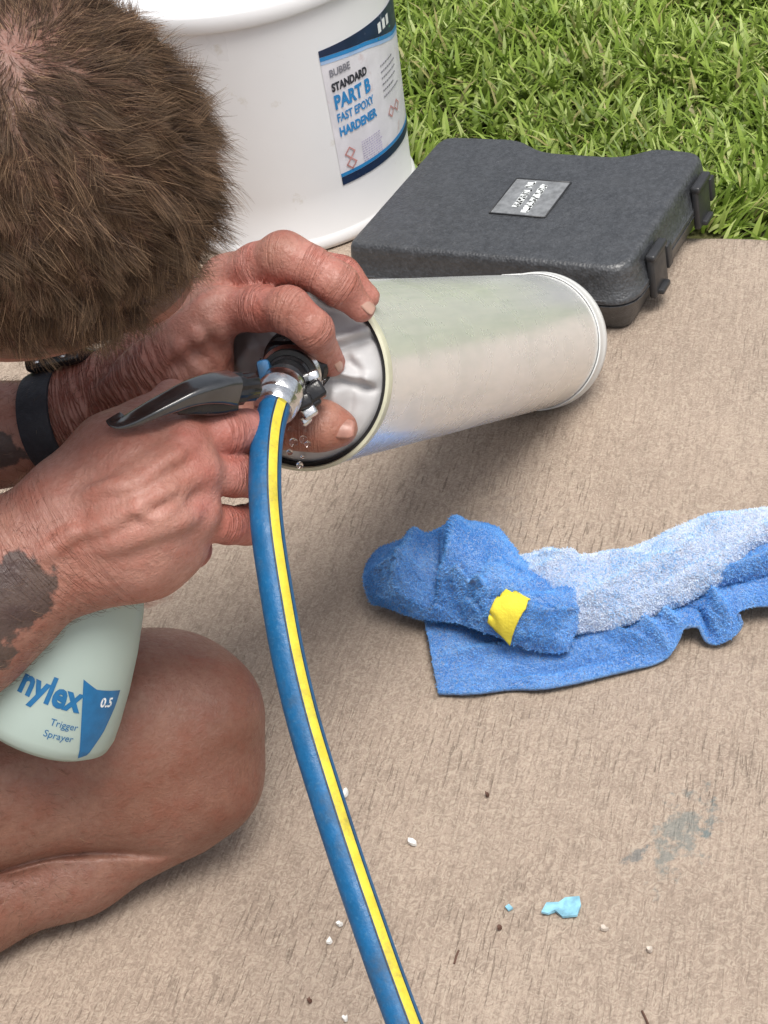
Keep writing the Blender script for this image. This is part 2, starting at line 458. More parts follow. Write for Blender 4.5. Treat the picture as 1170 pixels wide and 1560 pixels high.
M_VIOINK = simple('label_violet_ink', (.48, .43, .60), .5, var=.2)
M_BLACK = simple('black_plastic', (.014, .014, .016), .2, var=.3, nsc=80, bump=.15)
M_RUBBER = simple('black_rubber', (.012, .012, .013), .5, var=.3, bump=.3)
M_STRAP = simple('dark_strap', (.022, .024, .032), .6, var=.25, nsc=200, bump=.4, bsc=900)
M_CHROME = simple('worn_chrome', (.72, .73, .74), .2, metal=1, var=.2, nsc=220, bump=.3, bsc=350)
M_CAP = simple('crumpled_grey_vinyl', (.52, .52, .53), .50, spec=.4, metal=.0, var=.12, nsc=40, bump=.15, bsc=260)
M_RIM = simple('yellowed_rim', (.58, .58, .44), .4, var=.15, nsc=60)
M_COLLAR = simple('white_collar', (.66, .67, .66), .35, var=.04, nsc=40)
M_PRINT = simple('blue_print', (.010, .125, .30), .4, var=.15, nsc=150)
M_PRINTW = simple('white_print', (.78, .82, .82), .5, var=.05)
M_BUBBLE = simple('soap_bubbles', (.75, .75, .74), .15, var=.05)
M_NAIL = simple('fingernail', (.50, .31, .25), .35, var=.12, nsc=150)
M_CHIPB = simple('blue_paint_chip', (.24, .50, .64), .5, var=.45, nsc=130, bump=.4)
M_CHIPW = simple('white_paint_chip', (.80, .80, .77), .6, var=.1)
M_CHIPF = simple('pale_grit', (.60, .53, .46), .8, var=.1)
M_NAILD = simple('stained_fingernail', (.36, .18, .14), .4, var=.2, nsc=300)
M_BROWN = simple('brown_bit', (.10, .05, .035), .8, var=.3)
M_SHIRT = simple('grey_cloth', (.10, .11, .13), .9, var=.15, bump=.5)
M_SHORTS = simple('navy_cloth', (.03, .035, .06), .9, var=.15, bump=.5)
M_LATCH = simple('smooth_black_plastic', (.03, .031, .034), .4, var=.2)

# ------------------------------------------------------------------ ground
E0 = np.array(G(1170, 360)[:2]); E1 = np.array(G(560, 338)[:2])
ed = nrm(E1 - E0); en = np.array([-ed[1], ed[0]]);  en = en if en[1] > 0 else -en      # points to the lawn
def ground():
    # soil / lawn bed reaching the horizon
    s = 150
    from_np('lawn_soil', np.array([(-s, -s, -.03), (s, -s, -.03), (s, s, -.03), (-s, s, -.03)]), [(0, 1, 2, 3)], M_SOIL, smooth=False)['kind'] = 'structure'
    # concrete slab with a worn arris
    L = 3.0; D = 4.0
    c = (E0 + E1) / 2
    n = 260
    xs = np.linspace(-L, L, n)
    wob = np.array([mnoise.noise(Vector((x * 9, 3, 0))) * .006 + mnoise.noise(Vector((x * 40, 8, 0))) * .0025 for x in xs])
    V = []
    for off, z in ((-D, 0), (-.012, 0), (-.004, -.003), (0, -.010), (.001, -.06)):
        for x, w in zip(xs, wob):
            q = c + ed * x + en * (off + (w if off > -1 else 0)); V.append((q[0], q[1], z))
    F = []
    for r in range(4):
        for i in range(n - 1): F.append((r * n + i, r * n + i + 1, (r + 1) * n + i + 1, (r + 1) * n + i))
    o = from_np('concrete_slab', V, F, M_CONC)
    bm = bmesh.new(); bm.from_mesh(o.data); bmesh.ops.recalc_face_normals(bm, faces=bm.faces[:])
    if sum(f.normal.z for f in bm.faces) < 0: bmesh.ops.reverse_faces(bm, faces=bm.faces[:])
    bm.to_mesh(o.data); bm.free()
    o['kind'] = 'structure'
ground()

# bucket / case footprints, so blades do not poke through them
BC = np.array([-.011, 1.561]); BR = .112
cA, cB, cC, cD = [G(*p, .062)[:2] for p in ((515, 380), (945, 402), (1080, 222), (690, 215))]
_ex = nrm((cB - cA) + (cC - cD)); _ey = nrm((cD - cA) + (cC - cB)); case_c = (cA + cB + cC + cD) / 4
case_y = nrm(_ey * 1.2 + np.array([-_ex[1], _ex[0]])); case_x = np.array([case_y[1], -case_y[0]]); CW = .262; CD = .206; CH = .064

def grass():
    N = 150000
    along = rng.uniform(-1.0, 1.35, N); off = rng.uniform(-.016, 1.15, N) ** 1.0
    c = (E0 + E1) / 2
    pos = c + along[:, None] * ed + off[:, None] * en
    # patchiness
    pn = np.array([mnoise.noise(Vector((p[0] * 11, p[1] * 11, 1.7))) for p in pos])
    pn2 = np.array([mnoise.noise(Vector((p[0] * 3.1, p[1] * 3.1, 7.7))) for p in pos])
    keep = rng.random(N) < np.clip(.85 + pn * 1.0, .2, 1)
    edge_n = np.array([mnoise.noise(Vector((a_ * 14, 5, 2))) for a_ in along]); keep &= off > .010 - .022 * np.clip(edge_n + .25, -.3, 1)
    # bare dirt at the right end near the slab edge
    pr_ = G(1162, 338)[:2]
    keep &= ~((np.linalg.norm(pos - pr_, axis=1) < .034) & (rng.random(N) < .8))
    keep &= np.linalg.norm(pos - BC, axis=1) > BR + .006
    rel = pos - case_c; keep &= ~((np.abs(rel @ case_x) < CW / 2 + .004) & (np.abs(rel @ case_y) < CD / 2 + .004))
    pos = pos[keep]; pn = pn[keep]; pn2 = pn2[keep]; n = len(pos)
    L = rng.uniform(.018, .052, n) * (1 + pn * .35); wd = rng.uniform(.0010, .0027, n)
    az = rng.uniform(0, 2 * np.pi, n); lean = rng.uniform(.35, 2.3, n); curl = rng.uniform(.1, 1.4, n)
    # blades near the bucket and the case lean away from them
    for cc, rad in ((BC, BR + .05),):
        d = pos - cc; m = np.linalg.norm(d, axis=1) < rad
        az[m] = np.arctan2(d[m, 1], d[m, 0]) + rng.uniform(-.9, .9, m.sum())
    m = (np.abs((pos - case_c) @ case_x) < CW / 2 + .05) & (np.abs((pos - case_c) @ case_y) < CD / 2 + .05)
    d = pos - case_c; az[m] = np.arctan2(d[m, 1], d[m, 0]) + rng.uniform(-.8, .8, m.sum()); L[m] *= .8
    K = 4
    dirh = np.stack([np.cos(az), np.sin(az), 0 * az], 1); side = np.stack([-np.sin(az), np.cos(az), 0 * az], 1)
    tw = rng.uniform(-.7, .7, n)
    p = np.stack([pos[:, 0], pos[:, 1], np.full(n, -.026)], 1); V = []
    for k in range(K + 1):
        t = k / K
        w = wd * (1 - t ** 2.2) * (.75 + .5 * min(1, 3 * t)) + .0002
        sd_ = side * np.cos(tw * t)[:, None] + np.array([0, 0, 1]) * np.sin(tw * t)[:, None]
        V.append(p - sd_ * w[:, None]); V.append(p + sd_ * w[:, None])
        a = lean * .55 + curl * t
        p = p + (L / K)[:, None] * (dirh * np.sin(a)[:, None] + np.array([0, 0, 1]) * np.cos(a)[:, None])
    V = np.stack(V, 1)                                   # n, 2(K+1), 3
    V[:, :, 2] = np.maximum(V[:, :, 2], -.028)
    # keep blades off the slab by more than a centimetre or two
    base = (np.arange(n) * 2 * (K + 1))[:, None]
    F = np.concatenate([np.stack([base[:, 0] + 2 * k, base[:, 0] + 2 * k + 1, base[:, 0] + 2 * k + 3, base[:, 0] + 2 * k + 2], 1) for k in range(K)])
    o = from_np('grass', V.reshape(-1, 3), F, M_GRASS)
    pal = np.array([(.135, .195, .030), (.195, .27, .048), (.26, .335, .070), (.34, .405, .115), (.46, .50, .22), (.40, .345, .17)]) * np.array((.95, 1.03, .84))
    pick = rng.choice(6, n, p=[.17, .25, .25, .18, .09, .06])
    col = pal[pick] * rng.uniform(.85, 1.3, (n, 1)) * (1 + pn2[:, None] * .25)
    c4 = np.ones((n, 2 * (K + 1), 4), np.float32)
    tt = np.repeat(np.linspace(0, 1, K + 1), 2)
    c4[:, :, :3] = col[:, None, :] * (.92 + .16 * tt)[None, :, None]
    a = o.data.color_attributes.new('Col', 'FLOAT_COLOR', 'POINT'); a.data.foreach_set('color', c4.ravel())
    tag(o, 'bright green coarse lawn grass growing along the concrete edge', None, kind='stuff')
    # thatch: short dry blades lying low
grass()

# ------------------------------------------------------------------ bucket
def bucket():
    t = thing('plastic_bucket', 'white plastic bucket of epoxy hardener with a printed label, standing behind the hands', 'bucket', (BC[0], BC[1], 0))
    o = (BC[0], BC[1], 0); up = (0, 0, 1)
    def R(z): return .1115 + .0155 * z / .23
    lathe('wall', o, up, [(0, .004), (R(0) - .006, .004), (R(0) - .001, 0), (R(0) + .0034, .0025), (R(0) + .0044, .0065), (R(0) + .0040, .0105), (R(.013) + .0012, .0140), (R(.015), .0155), (R(.06), .06), (R(.12), .12), (R(.18), .18), (R(.236), .236), (R(.23) - .002, .236)], M_WHITE, t, 128, deg=50)
    lathe('lid', o, up, [(R(.23) + .0008, .2325), (R(.23) + .0045, .2315), (R(.23) + .0060, .2335), (R(.23) + .0060, .2455), (R(.23) + .0045, .2480), (R(.23) + .001, .2488), (R(.23) - .004, .2480), (R(.23) - .008, .2440), (R(.23) - .012, .2435), (.06, .2445), (0, .245)], M_WHITE, t, 128, deg=60)
    # label: from pixel corners, solved on the cone
    def ang(px, py, zz):
        # angle on the wall where the viewing ray meets the wall surface
        v = FW + (px - 585) / FPX * RV - (py - 780) / FPX * UV
        best = None
        for s in np.linspace(1.2, 1.9, 3000):
            q = CP + v * s
            if np.linalg.norm(q[:2] - BC) <= R(q[2]): best = q; break
        if best is None:
            return None
        return math.atan2(best[1] - BC[1], best[0] - BC[0]), best[2]
    a0, ztop = ang(490, 76, 0); a0b, zbot = ang(517, 284, 0)
    a0 = (a0 + a0b) / 2
    wlab = 1.28                                         # radians of wrap
    H_ = ztop - zbot
    def S(u, v, off):                                   # u in metres from left edge, v metres up from the label bottom
        z = zbot + v; r = R(z) + off; a = a0 + u / .12
        return (BC[0] + r * math.cos(a), BC[1] + r * math.sin(a), z)
    def patch(name, u0, u1, v0, v1, off, mat, par, nu=24, nv=6, curve=0.0):
        V = []; 
        for j in range(nv + 1):
            for i in range(nu + 1):
                uu = u0 + (u1 - u0) * i / nu; vv = v0 + (v1 - v0) * j / nv
                vv += curve * math.sin(math.pi * uu / (wlab * .12)) 
                V.append(S(uu, vv, off))
        F = [(j * (nu + 1) + i, j * (nu + 1) + i + 1, (j + 1) * (nu + 1) + i + 1, (j + 1) * (nu + 1) + i) for j in range(nv) for i in range(nu)]
        return from_np(name, np.array(V), F, mat, par)
    WL = wlab * .12
    lab = patch('label', 0, WL, 0, H_, .0004, M_LABEL, t, 32, 8)
    low = lambda f: np.interp(f, (0, .12, .33, .65, 1), (.955, .94, .905, .80, .74))
    def swoosh(name, top, bot, mat, nu=40):
        V = []
        for i in range(nu + 1):
            f = i / nu
            for k in range(3): V.append(S(WL * f, H_ * (bot(f) + (top(f) - bot(f)) * k / 2), .0007))
        F = [(i * 3 + k, i * 3 + 3 + k, i * 3 + 4 + k, i * 3 + 1 + k) for i in range(nu) for k in range(2)]
        return from_np(name, np.array(V), F, mat, lab)
    swoosh('navy_band', lambda f: 1.0, low, M_NAVY)
    swoosh('blue_stripe', lambda f: low(f) - .002, lambda f: low(f) - .030, M_SKYBL)
    swoosh('pale_stripe', lambda f: low(f) - .032, lambda f: low(f) - .055, M_PALEBL)
    patch('blue_stripe', 0, WL, H_ * .062, H_ * .088, .0007, M_SKYBL, lab)
    patch('navy_band', 0, WL, 0, H_ * .060, .0007, M_NAVY, lab)
    def txt(s, size, u, v, mat, bold=0, sx=1.0):
        V, F = text_verts(s, size, 'LEFT', bold)
        from_np('lettering', np.array([S(u + x * sx, v + y, .0010) for x, y, _ in V]), F, mat, lab, False)
    txt('BUBBE', .0095, .006, H_ * .795, M_GREYINK, .0002, .80)
    txt('STANDARD', .0105, .006, H_ * .690, M_INK, .0005, .72)
    txt('PART B', .0180, .006, H_ * .562, M_SKYBL, .0007, .72)
    txt('FAST EPOXY', .0110, .006, H_ * .465, M_SKYBL, .0003, .70)
    txt('HARDENER', .0118, .006, H_ * .360, M_SKYBL, .0005, .74)
    # the partly hidden white mark in the navy band and the rule under it
    V = []; F = []
    for (u0, u1, v0, v1) in ((.070, .0755, .885, .955), (.0785, .084, .885, .955), (.087, .0925, .885, .955)):
        k = len(V); V += [S(u0, H_ * v0, .001), S(u1, H_ * v0, .001), S(u1, H_ * v1, .001), S(u0, H_ * v1, .001)]; F.append((k, k + 1, k + 2, k + 3))
    from_np('white_mark', np.array(V), F, M_PRINTW, lab, False)
    V = [S(.068, H_ * .848, .001), S(.096, H_ * .848, .001), S(.096, H_ * .858, .001), S(.068, H_ * .858, .001)]
    from_np('green_rule', np.array(V), [(0, 1, 2, 3)], M_GREENINK, lab, False)
    # small print lines and hazard pictograms
    r2 = random.Random(4)
    Vs = []; Fs = []
    for k in range(6):
        v = H_ * (.66 - k * .045); u = .066
        while u < .066 + .03 - r2.random() * .008:
            w = r2.uniform(.0012, .0035)
            b = len(Vs); Vs += [S(u, v, .001), S(u + w, v, .001), S(u + w, v + .0016, .001), S(u, v + .0016, .001)]; Fs.append((b, b + 1, b + 2, b + 3)); u += w + .0011
    o1 = from_np('small_print', np.array(Vs), Fs, M_GREYINK, lab, False); o1['kind'] = 'stuff'
    Vs = []; Fs = []
    for k in range(9):
        v = H_ * (.24 - k * .018); u = .027
        while u < .052:
            w = r2.uniform(.001, .003)
            b = len(Vs); Vs += [S(u, v, .001), S(u + w, v, .001), S(u + w, v + .001, .001), S(u, v + .001, .001)]; Fs.append((b, b + 1, b + 2, b + 3)); u += w + .001
    o2 = from_np('small_print', np.array(Vs), Fs, M_VIOINK, lab, False); o2['kind'] = 'stuff'
    for (u, v) in ((.013, .215), (.013, .135), (.075, .30), (.088, .30)):
        s = .0062; v *= H_
        pts = [(0, s), (s, 0), (0, -s), (-s, 0)]; ins = [(x * .68, y * .68) for x, y in pts]
        V = [S(u + x, v + y, .0012) for x, y in pts + ins]
        F = [(i, (i + 1) % 4, 4 + (i + 1) % 4, 4 + i) for i in range(4)]
        h = from_np('hazard_symbol', np.array(V), F, M_REDINK, lab, False)
bucket()

# ------------------------------------------------------------------ tool case
def tool_case():
    t = thing('tool_case', 'black plastic tool case lying closed on the concrete at the lawn edge', 'tool case', (case_c[0], case_c[1], 0))
    X = np.array([*case_x, 0]); Y = np.array([*case_y, 0]); Z = np.array([0, 0, 1.0]); O = np.array([*case_c, 0])
    w, d = CW / 2, CD / 2
    # outline with a handle recess in the far edge, corners rounded
    out = [(-w, -d), (w, -d), (w, d - .004), (w * .60, d), (w * .42, d - .020), (-w * .14, d - .020), (-w * .36, d), (-w, d - .004)]
    rad = [.014, .028, .022, .024, .020, .020, .024, .022]
    def rounded(pts, rr, inset=0):
        q = []
        n = len(pts)
        for i in range(n):
            p0, p1, p2 = map(np.array, (pts[i - 1], pts[i], pts[(i + 1) % n]))
            a = nrm(p0 - p1); b = nrm(p2 - p1); r = min(rr[i], np.linalg.norm(p0 - p1) * .45, np.linalg.norm(p2 - p1) * .45)
            A = p1 + a * r; B = p1 + b * r
            for k in range(7):
                s = k / 6; q.append((1 - s) ** 2 * A + 2 * s * (1 - s) * p1 + s * s * B)
        q = np.array(q)
        if inset:
            tg = np.roll(q, -1, 0) - np.roll(q, 1, 0); tg /= np.linalg.norm(tg, axis=1)[:, None]
            nn = np.stack([-tg[:, 1], tg[:, 0]], 1); q = q + nn * inset
        return q
    def shell(name, prof):
        rings = [rounded(out, rad, i) for i, z in prof]; n = len(rings[0]); V = []
        for q, (i, z) in zip(rings, prof): V += [O + X * a + Y * b + Z * z for a, b in q]
        F = [(k * n + i, k * n + (i + 1) % n, (k + 1) * n + (i + 1) % n, (k + 1) * n + i) for k in range(len(prof) - 1) for i in range(n)]
        F += [tuple(range(n))[::-1], tuple(range((len(prof) - 1) * n, len(prof) * n))]
        return sharp(from_np(name, np.array(V), F, M_CASE, t), 50)
    shell('base', [(.0175, .0), (.0125, .0015), (.0095, .006), (.0030, .024), (.0012, .0265), (0, .0290), (.002, .0295)])
    lid = shell('lid', [(.002, .0305), (0, .031), (0, .0345), (.0012, .0355), (.0036, .054), (.0046, .0590), (.0062, .0618), (.0082, .0632), (.0105, .0636)])
    # hinge-side groove is covered by the latches on the right end
    rbox('hinge_tab', (.020, .008, .020), M_LATCH, t, basis(O + X * (-w * .42) + Y * (d + .001), X, Y, Z), .003, 2, (0, 0, .040))
    for k, yy in enumerate((-.050, .060)):
        lt = thing_part('latch', t)
        M = basis(O + X * (w + .0015) + Y * yy, X, Y, Z)
        a = rbox('latch', (.0062, .030, .038), M_LATCH, t, M, .0022, 3, (.0000, 0, .0345))
        rbox('latch_lip', (.0085, .031, .006), M_LATCH, a, M, .0022, 3, (.0008, 0, .0535))
        rbox('latch_hook', (.009, .018, .005), M_LATCH, a, M, .0018, 2, (.003, 0, .019))
        rbox('catch_block', (.010, .010, .022), M_LATCH, t, M, .002, 2, (-.001, .022, .036))
    # lower skirt steps on the right end
    # recessed badge on the lid
    pc = G(808, 302, .0636); u0 = (pc - O) @ X; v0 = (pc - O) @ Y
    fr = thing_part('badge', t)
    bx, by = .050, .058
    V = []; F = []
    def quad(x0, x1, y0, y1, z): 
        b = len(V); V.extend([O + X * (u0 + x) + Y * (v0 + y) + Z * z for x, y in ((x0, y0), (x1, y0), (x1, y1), (x0, y1))]); F.append((b, b + 1, b + 2, b + 3))
    badge = rbox('badge', (bx, by, .0008), M_BADGE, t, basis(O + X * u0 + Y * v0 + Z * .0640, X, Y, Z), .0003, 1)
    for s_, wd_ in ((-1, .0012), (1, .0012)):
        rbox('badge_rim', (.0012, by + .002, .0016), M_LATCH, badge, basis(O + X * (u0 + s_ * (bx / 2 + .0006)) + Y * v0 + Z * .0642, X, Y, Z), .0004, 1)
        rbox('badge_rim', (bx, .0012, .0016), M_LATCH, badge, basis(O + X * u0 + Y * (v0 + s_ * (by / 2 + .0006)) + Z * .0642, X, Y, Z), .0004, 1)
    # worn lettering: broken upright strokes that can no longer be read
    r2 = random.Random(3)
    V = []; F = []
    def stroke(x0, y0, x1, y1, wd_):
        a = np.array((x0, y0)); b = np.array((x1, y1)); n_ = nrm(np.array((-(b - a)[1], (b - a)[0]))) * wd_ / 2
        i = len(V)
        for q in (a - n_, b - n_, b + n_, a + n_): V.append(O + X * (u0 + q[0]) + Y * (v0 + q[1]) + Z * .0646)
        F.append((i, i + 1, i + 2, i + 3))
    for xx, y0, y1, hh in ((.0045, -.024, .004, .0065), (.0045, .0065, .020, .0065), (-.0065, -.016, .012, .0068), (-.0085, .0165, .024, .0065)):
        y = y0
        while y < y1:
            l = r2.uniform(.0020, .0030); e = r2.uniform(-.0005, .0005)
            stroke(xx - hh / 2 + e, y, xx + hh / 2 + e, y, l * .82)
            if r2.random() < .8: stroke(xx + r2.choice((-.42, 0, .42)) * hh, y - .0005, xx + r2.choice((-.42, .42)) * hh, y + l, .0018)
            if r2.random() < .5: stroke(xx + .42 * hh, y - .0005, xx + .40 * hh, y + l, .0016)
            y += l
    from_np('worn_lettering', np.array(V), F, M_PRINTW, badge, False)
def thing_part(*a): return None
M_BADGE = simple('badge_grey', (.20, .21, .22), .5, var=.3, nsc=160)
tool_case()

# ------------------------------------------------------------------ canister
CN = P(458, 572, .966); CF = P(820, 520, 1.370)
CAX = nrm(CF - CN); CL = np.linalg.norm(CF - CN); CR = .0515
cx, cy, _ = frame(CAX, UV)
def canister():
    low = CF - np.array([0, 0, 1]) * CR
    t = thing('canister', 'long pale silvery canister with a crumpled grey end, held tilted above the concrete', 'canister', tuple(CF - np.array([0, 0, CR])))
    # body with (angle, length) attribute
    n, m = 96, 40
    V = []; uvw = []
    for j in range(m + 1):
        h = CL * j / m
        for i in range(n):
            a = 2 * math.pi * i / n
            dent = 1 - .012 * math.exp(-((a - 1.9) / .5) ** 2) * math.exp(-((h - .16) / .10) ** 2) + .003 * mnoise.noise(Vector((math.cos(a) * 2, math.sin(a) * 2, h * 14)))
            V.append(CN + CAX * h + CR * dent * (math.cos(a) * cx + math.sin(a) * cy)); uvw.append((math.cos(a), h * 6, math.sin(a)))
    F = [(j * n + i, (j + 1) * n + i, (j + 1) * n + (i + 1) % n, j * n + (i + 1) % n) for j in range(m) for i in range(n)]
    o = from_np('tube', np.array(V), F, M_CAN, t)
    at = o.data.attributes.new('uvw', 'FLOAT_VECTOR', 'POINT'); at.data.foreach_set('vector', np.array(uvw, np.float32).ravel())
    lathe('rim', CN, CAX, [(CR - .0014, .012), (CR - .0014, -.0005), (CR - .0008, -.0018), (CR + .0008, -.0012), (CR + .0012, .001), (CR + .0010, .004), (CR + .0002, .0046)], M_RIM, t, 96)
    lathe('gasket', CN, CAX, [(CR - .0015, .010), (CR - .0036, .010), (CR - .0036, .0008), (CR - .0015, .0012)], M_RUBBER, t, 96)
    # crumpled end membrane
    V = []; nr, na = 60, 220
    def c2(x, y):
        v = FW + (x - 585) / FPX * RV - (y - 780) / FPX * UV; q = CP + v * (((CN - CP) @ CAX) / (v @ CAX)) - CN
        return np.array((q @ cx, q @ cy))
    folds = [(c2(505, 523), c2(571, 499), .0050, .0030), (c2(518, 562), c2(574, 581), .0055, .0030), (c2(516, 640), c2(527, 582), .0030, .0035), (c2(545, 535), c2(572, 578), .0030, .004),
             (c2(478, 440), c2(520, 452), .0045, .004), (c2(372, 560), c2(400, 520), .0040, .005), (c2(415, 500), c2(430, 450), .0035, .004), (c2(440, 690), c2(452, 650), .0025, .004)]
    for j in range(nr + 1):
        rr = j / nr
        for i in range(na):
            a = 2 * math.pi * i / na
            ang = a
            # radial pleats gathered at the valve, dying out at the edge
            pl = (math.sin(ang * 5 + 1.1 + 1.2 * math.sin(2 * ang)) * .55 + math.sin(ang * 11 + .4) * .35) * math.exp(-((rr - .52) / .20) ** 2)
            nz = mnoise.noise(Vector((math.cos(a) * rr * 3.1, math.sin(a) * rr * 3.1, 4))) * (1 - rr ** 6)
            rg = abs(mnoise.noise(Vector((math.cos(a) * rr * 4.2 + 3, math.sin(a) * rr * 4.2, 9))))
            dome = .016 * (1 - rr ** 2.2)
            q2 = (CR - .0046) * rr * np.array((math.cos(a), math.sin(a)))
            h = -dome - .0007 * pl + .0014 * nz + (.0016 * (rg - .2)) * (1 - rr ** 5)
            for (e0, e1, A, wf) in folds:
                ee = e1 - e0; tt = float((q2 - e0) @ ee / (ee @ ee)); nn_ = np.array((-ee[1], ee[0])) / np.linalg.norm(ee)
                s_ = float((q2 - e0) @ nn_); win = max(0, min(1, (tt + .12) / .3)) * max(0, min(1, (1.06 - tt) / .25))
                h += -A * win * (math.exp(-(s_ / wf) ** 2) - .75 * math.exp(-((s_ - 1.5 * wf) / (.8 * wf)) ** 2))
            if rr > .93: h += .0030 * ((rr - .93) / .07) ** 1.5
            V.append(CN + CAX * (h + .002) + (CR - .0033) * rr * (math.cos(a) * cx + math.sin(a) * cy))
    F = [(j * na + i, j * na + (i + 1) % na, (j + 1) * na + (i + 1) % na, (j + 1) * na + i) for j in range(nr) for i in range(na)]
    from_np('end_cap', np.array(V), F, M_CAP, t)
    # far collar: white ring, slightly torn
    lathe('collar', CF, CAX, [(CR + .0004, -.013), (CR + .0014, -.0128), (CR + .0017, -.008), (CR + .0013, -.002), (CR + .0019, -.001), (CR + .0019, .005), (CR - .001, .0095), (CR - .010, .0105), (0, .0105)], M_COLLAR, t, 96, deg=45)
    tp = CF + CAX * -.010 + (CR + .0022) * nrm(UV * .95 - RV * .32)
    rbox('collar_tab', (.017, .007, .0026), M_COLLAR, t, basis(tp, nrm(np.cross(UV, CAX)), CAX, nrm(UV)), .0018, 2)
    return t
canister()

# ------------------------------------------------------------------ hose with its fitting
HP = [(426, 602, .904), (416, 628, .894), (408, 662, .884), (404, 708, .873), (404, 760, .864), (409, 820, .856), (421, 900, .850), (439, 1000, .844), (463, 1100, .838), (493, 1200, .831), (525, 1300, .823), (559, 1400, .815), (594, 1500, .807), (636, 1610, .797), (700, 1760, .79), (800, 1960, .79)]
def hose():
    hp = [P(*q) for q in HP]
    hp += [hp[-1] + np.array([.05, -.06, -.10]), hp[-1] + np.array([.10, -.16, -.24]), np.array([hp[-1][0] + .16, hp[-1][1] - .30, .012]), np.array([hp[-1][0] + .22, hp[-1][1] - .60, .0085]), np.array([hp[-1][0] + .2, hp[-1][1] - 1.2, .0085])]
    pts = catmull(hp, 260)
    t = thing('garden_hose', 'blue garden hose with a yellow stripe running from the valve past the knee', 'hose', tuple(hp[-1] * np.array([1, 1, 0])))
    r = .0081
    up = -FW
    tube('hose_body', pts, r, M_BLUEHOSE, t, 32, up=up)
    # stripe faces the camera side; find its angle by geometry: direction away from the hose towards -FW
    T = np.gradient(pts, axis=0); T /= np.linalg.norm(T, axis=1)[:, None]
    X = nrm(np.cross(up, T[0])); Y = np.cross(T[0], X)
    want = nrm(-FW * .90 + RV * .28); a = math.atan2(want @ Y, want @ X)
    tube('stripe', pts, r + .00035, M_YELHOSE, t, 9, caps=False, arc=(a - .29, a + .29), up=up)
    tube('pinstripe', pts, r + .00030, M_RUBBER, t, 4, caps=False, arc=(a - .39, a - .33), up=up)
    tube('pinstripe', pts, r + .00030, M_RUBBER, t, 4, caps=False, arc=(a + .33, a + .39), up=up)
    # ferrule
    d0 = nrm(pts[0] - pts[6])
    lathe('ferrule', pts[0] - d0 * .013, d0, [(r - .001, 0), (.0100, .0002), (.0110, .002), (.0117, .007), (.0110, .0082), (.0119, .0095), (.0122, .016), (.0112, .0175), (.0112, .022), (.006, .024)], M_CHROME, t, 48)
    # valve fitting on the canister end
    base = P(452, 556, .945)
    v = thing('air_valve', 'wet black and chrome valve fitting screwed into the crumpled canister end', 'valve', tuple(base))
    top = pts[0] + d0 * .008; ax = nrm(top - base); L = np.linalg.norm(top - base)
    lathe('flange', base, ax, [(.012, -.014), (.0185, -.012), (.0192, -.006), (.0180, .0), (.0150, .002), (.0150, .006)], M_RUBBER, v, 48)
    n6 = lambda t_, h: 1 + .07 * np.cos(6 * t_)
    lathe('collar_nut', base, ax, [(.014, .002), (.0172, .003), (.0182, .006), (.0172, .011), (.0182, .0135), (.0165, .016), (.0140, .0165), (.0135, .018)], M_BLACK, v, 72, wob=n6)
    lathe('chrome_ring', base, ax, [(.0130, .0155), (.0160, .0165), (.0165, .0185), (.0150, .0205), (.0125, .021)], M_CHROME, v, 48)
    lathe('barrel', base, ax, [(.0125, .018), (.0130, .024), (.0112, .026), (.0112, L - .002), (.009, L + .001)], M_BLACK, v, 48)
    # clamp ring with two lugs
    lathe('clamp_ring', base + ax * .020, ax, [(.0126, .0), (.0150, .0004), (.0152, .0046), (.0126, .005)], M_RUBBER, v, 48)
    for (px, py, dd, sz) in ((462, 612, .912, .0095), (471, 628, .915, .0085), (466, 640, .916, .0065), (478, 598, .918, .0120), (478, 612, .917, .0075), (476, 574, .921, .0080), (465, 550, .925, .0070)):
        q = P(px, py, dd); ob = rbox('clamp_lug', (sz, sz * .8, sz * 1.1), M_CHROME if py not in (598, 612) else M_BLACK, v, basis(q, nrm(RV + (.4 + (px % 7) * .12) * UV), nrm(UV - (.4 + (px % 7) * .12) * RV), -FW), .0019, 3)
    q = P(403, 566, .918); rbox('blue_clip', (.007, .012, .008), M_BLUEHOSE, v, basis(q, nrm(RV + .2 * UV), nrm(UV - .2 * RV), -FW), .002, 2)
    # soapy water around the fitting
    bm = bmesh.new()
    r2 = random.Random(8)
    for k in range(9):
        px = r2.gauss(452, 13); py = r2.gauss(668, 16); q = P(px, py, .925 + r2.uniform(-.004, .010))
        m = bmesh.ops.create_icosphere(bm, subdivisions=2, radius=r2.uniform(.0006, .0024), matrix=Matrix.Translation(q))
    for k in range(18):
        a = r2.uniform(0, 6.28); x, y, _ = frame(ax); q = base + ax * r2.uniform(.002, .022) + .0176 * (math.cos(a) * x + math.sin(a) * y)
        bmesh.ops.create_icosphere(bm, subdivisions=1, radius=r2.uniform(.0005, .0014), matrix=Matrix.Translation(q))
    me = bpy.data.meshes.new('soap_bubbles'); bm.to_mesh(me); bm.free()
    o = link('soap_bubbles', me, M_WATER, v); o['kind'] = 'stuff'
def mat_water():
    N = NT('soapy_water'); N.set(col=(.9, .9, .9), rough=.02, spec=.5, trans=1.0); N.b.inputs['IOR'].default_value = 1.33; return N.m
M_WATER = mat_water()
hose()

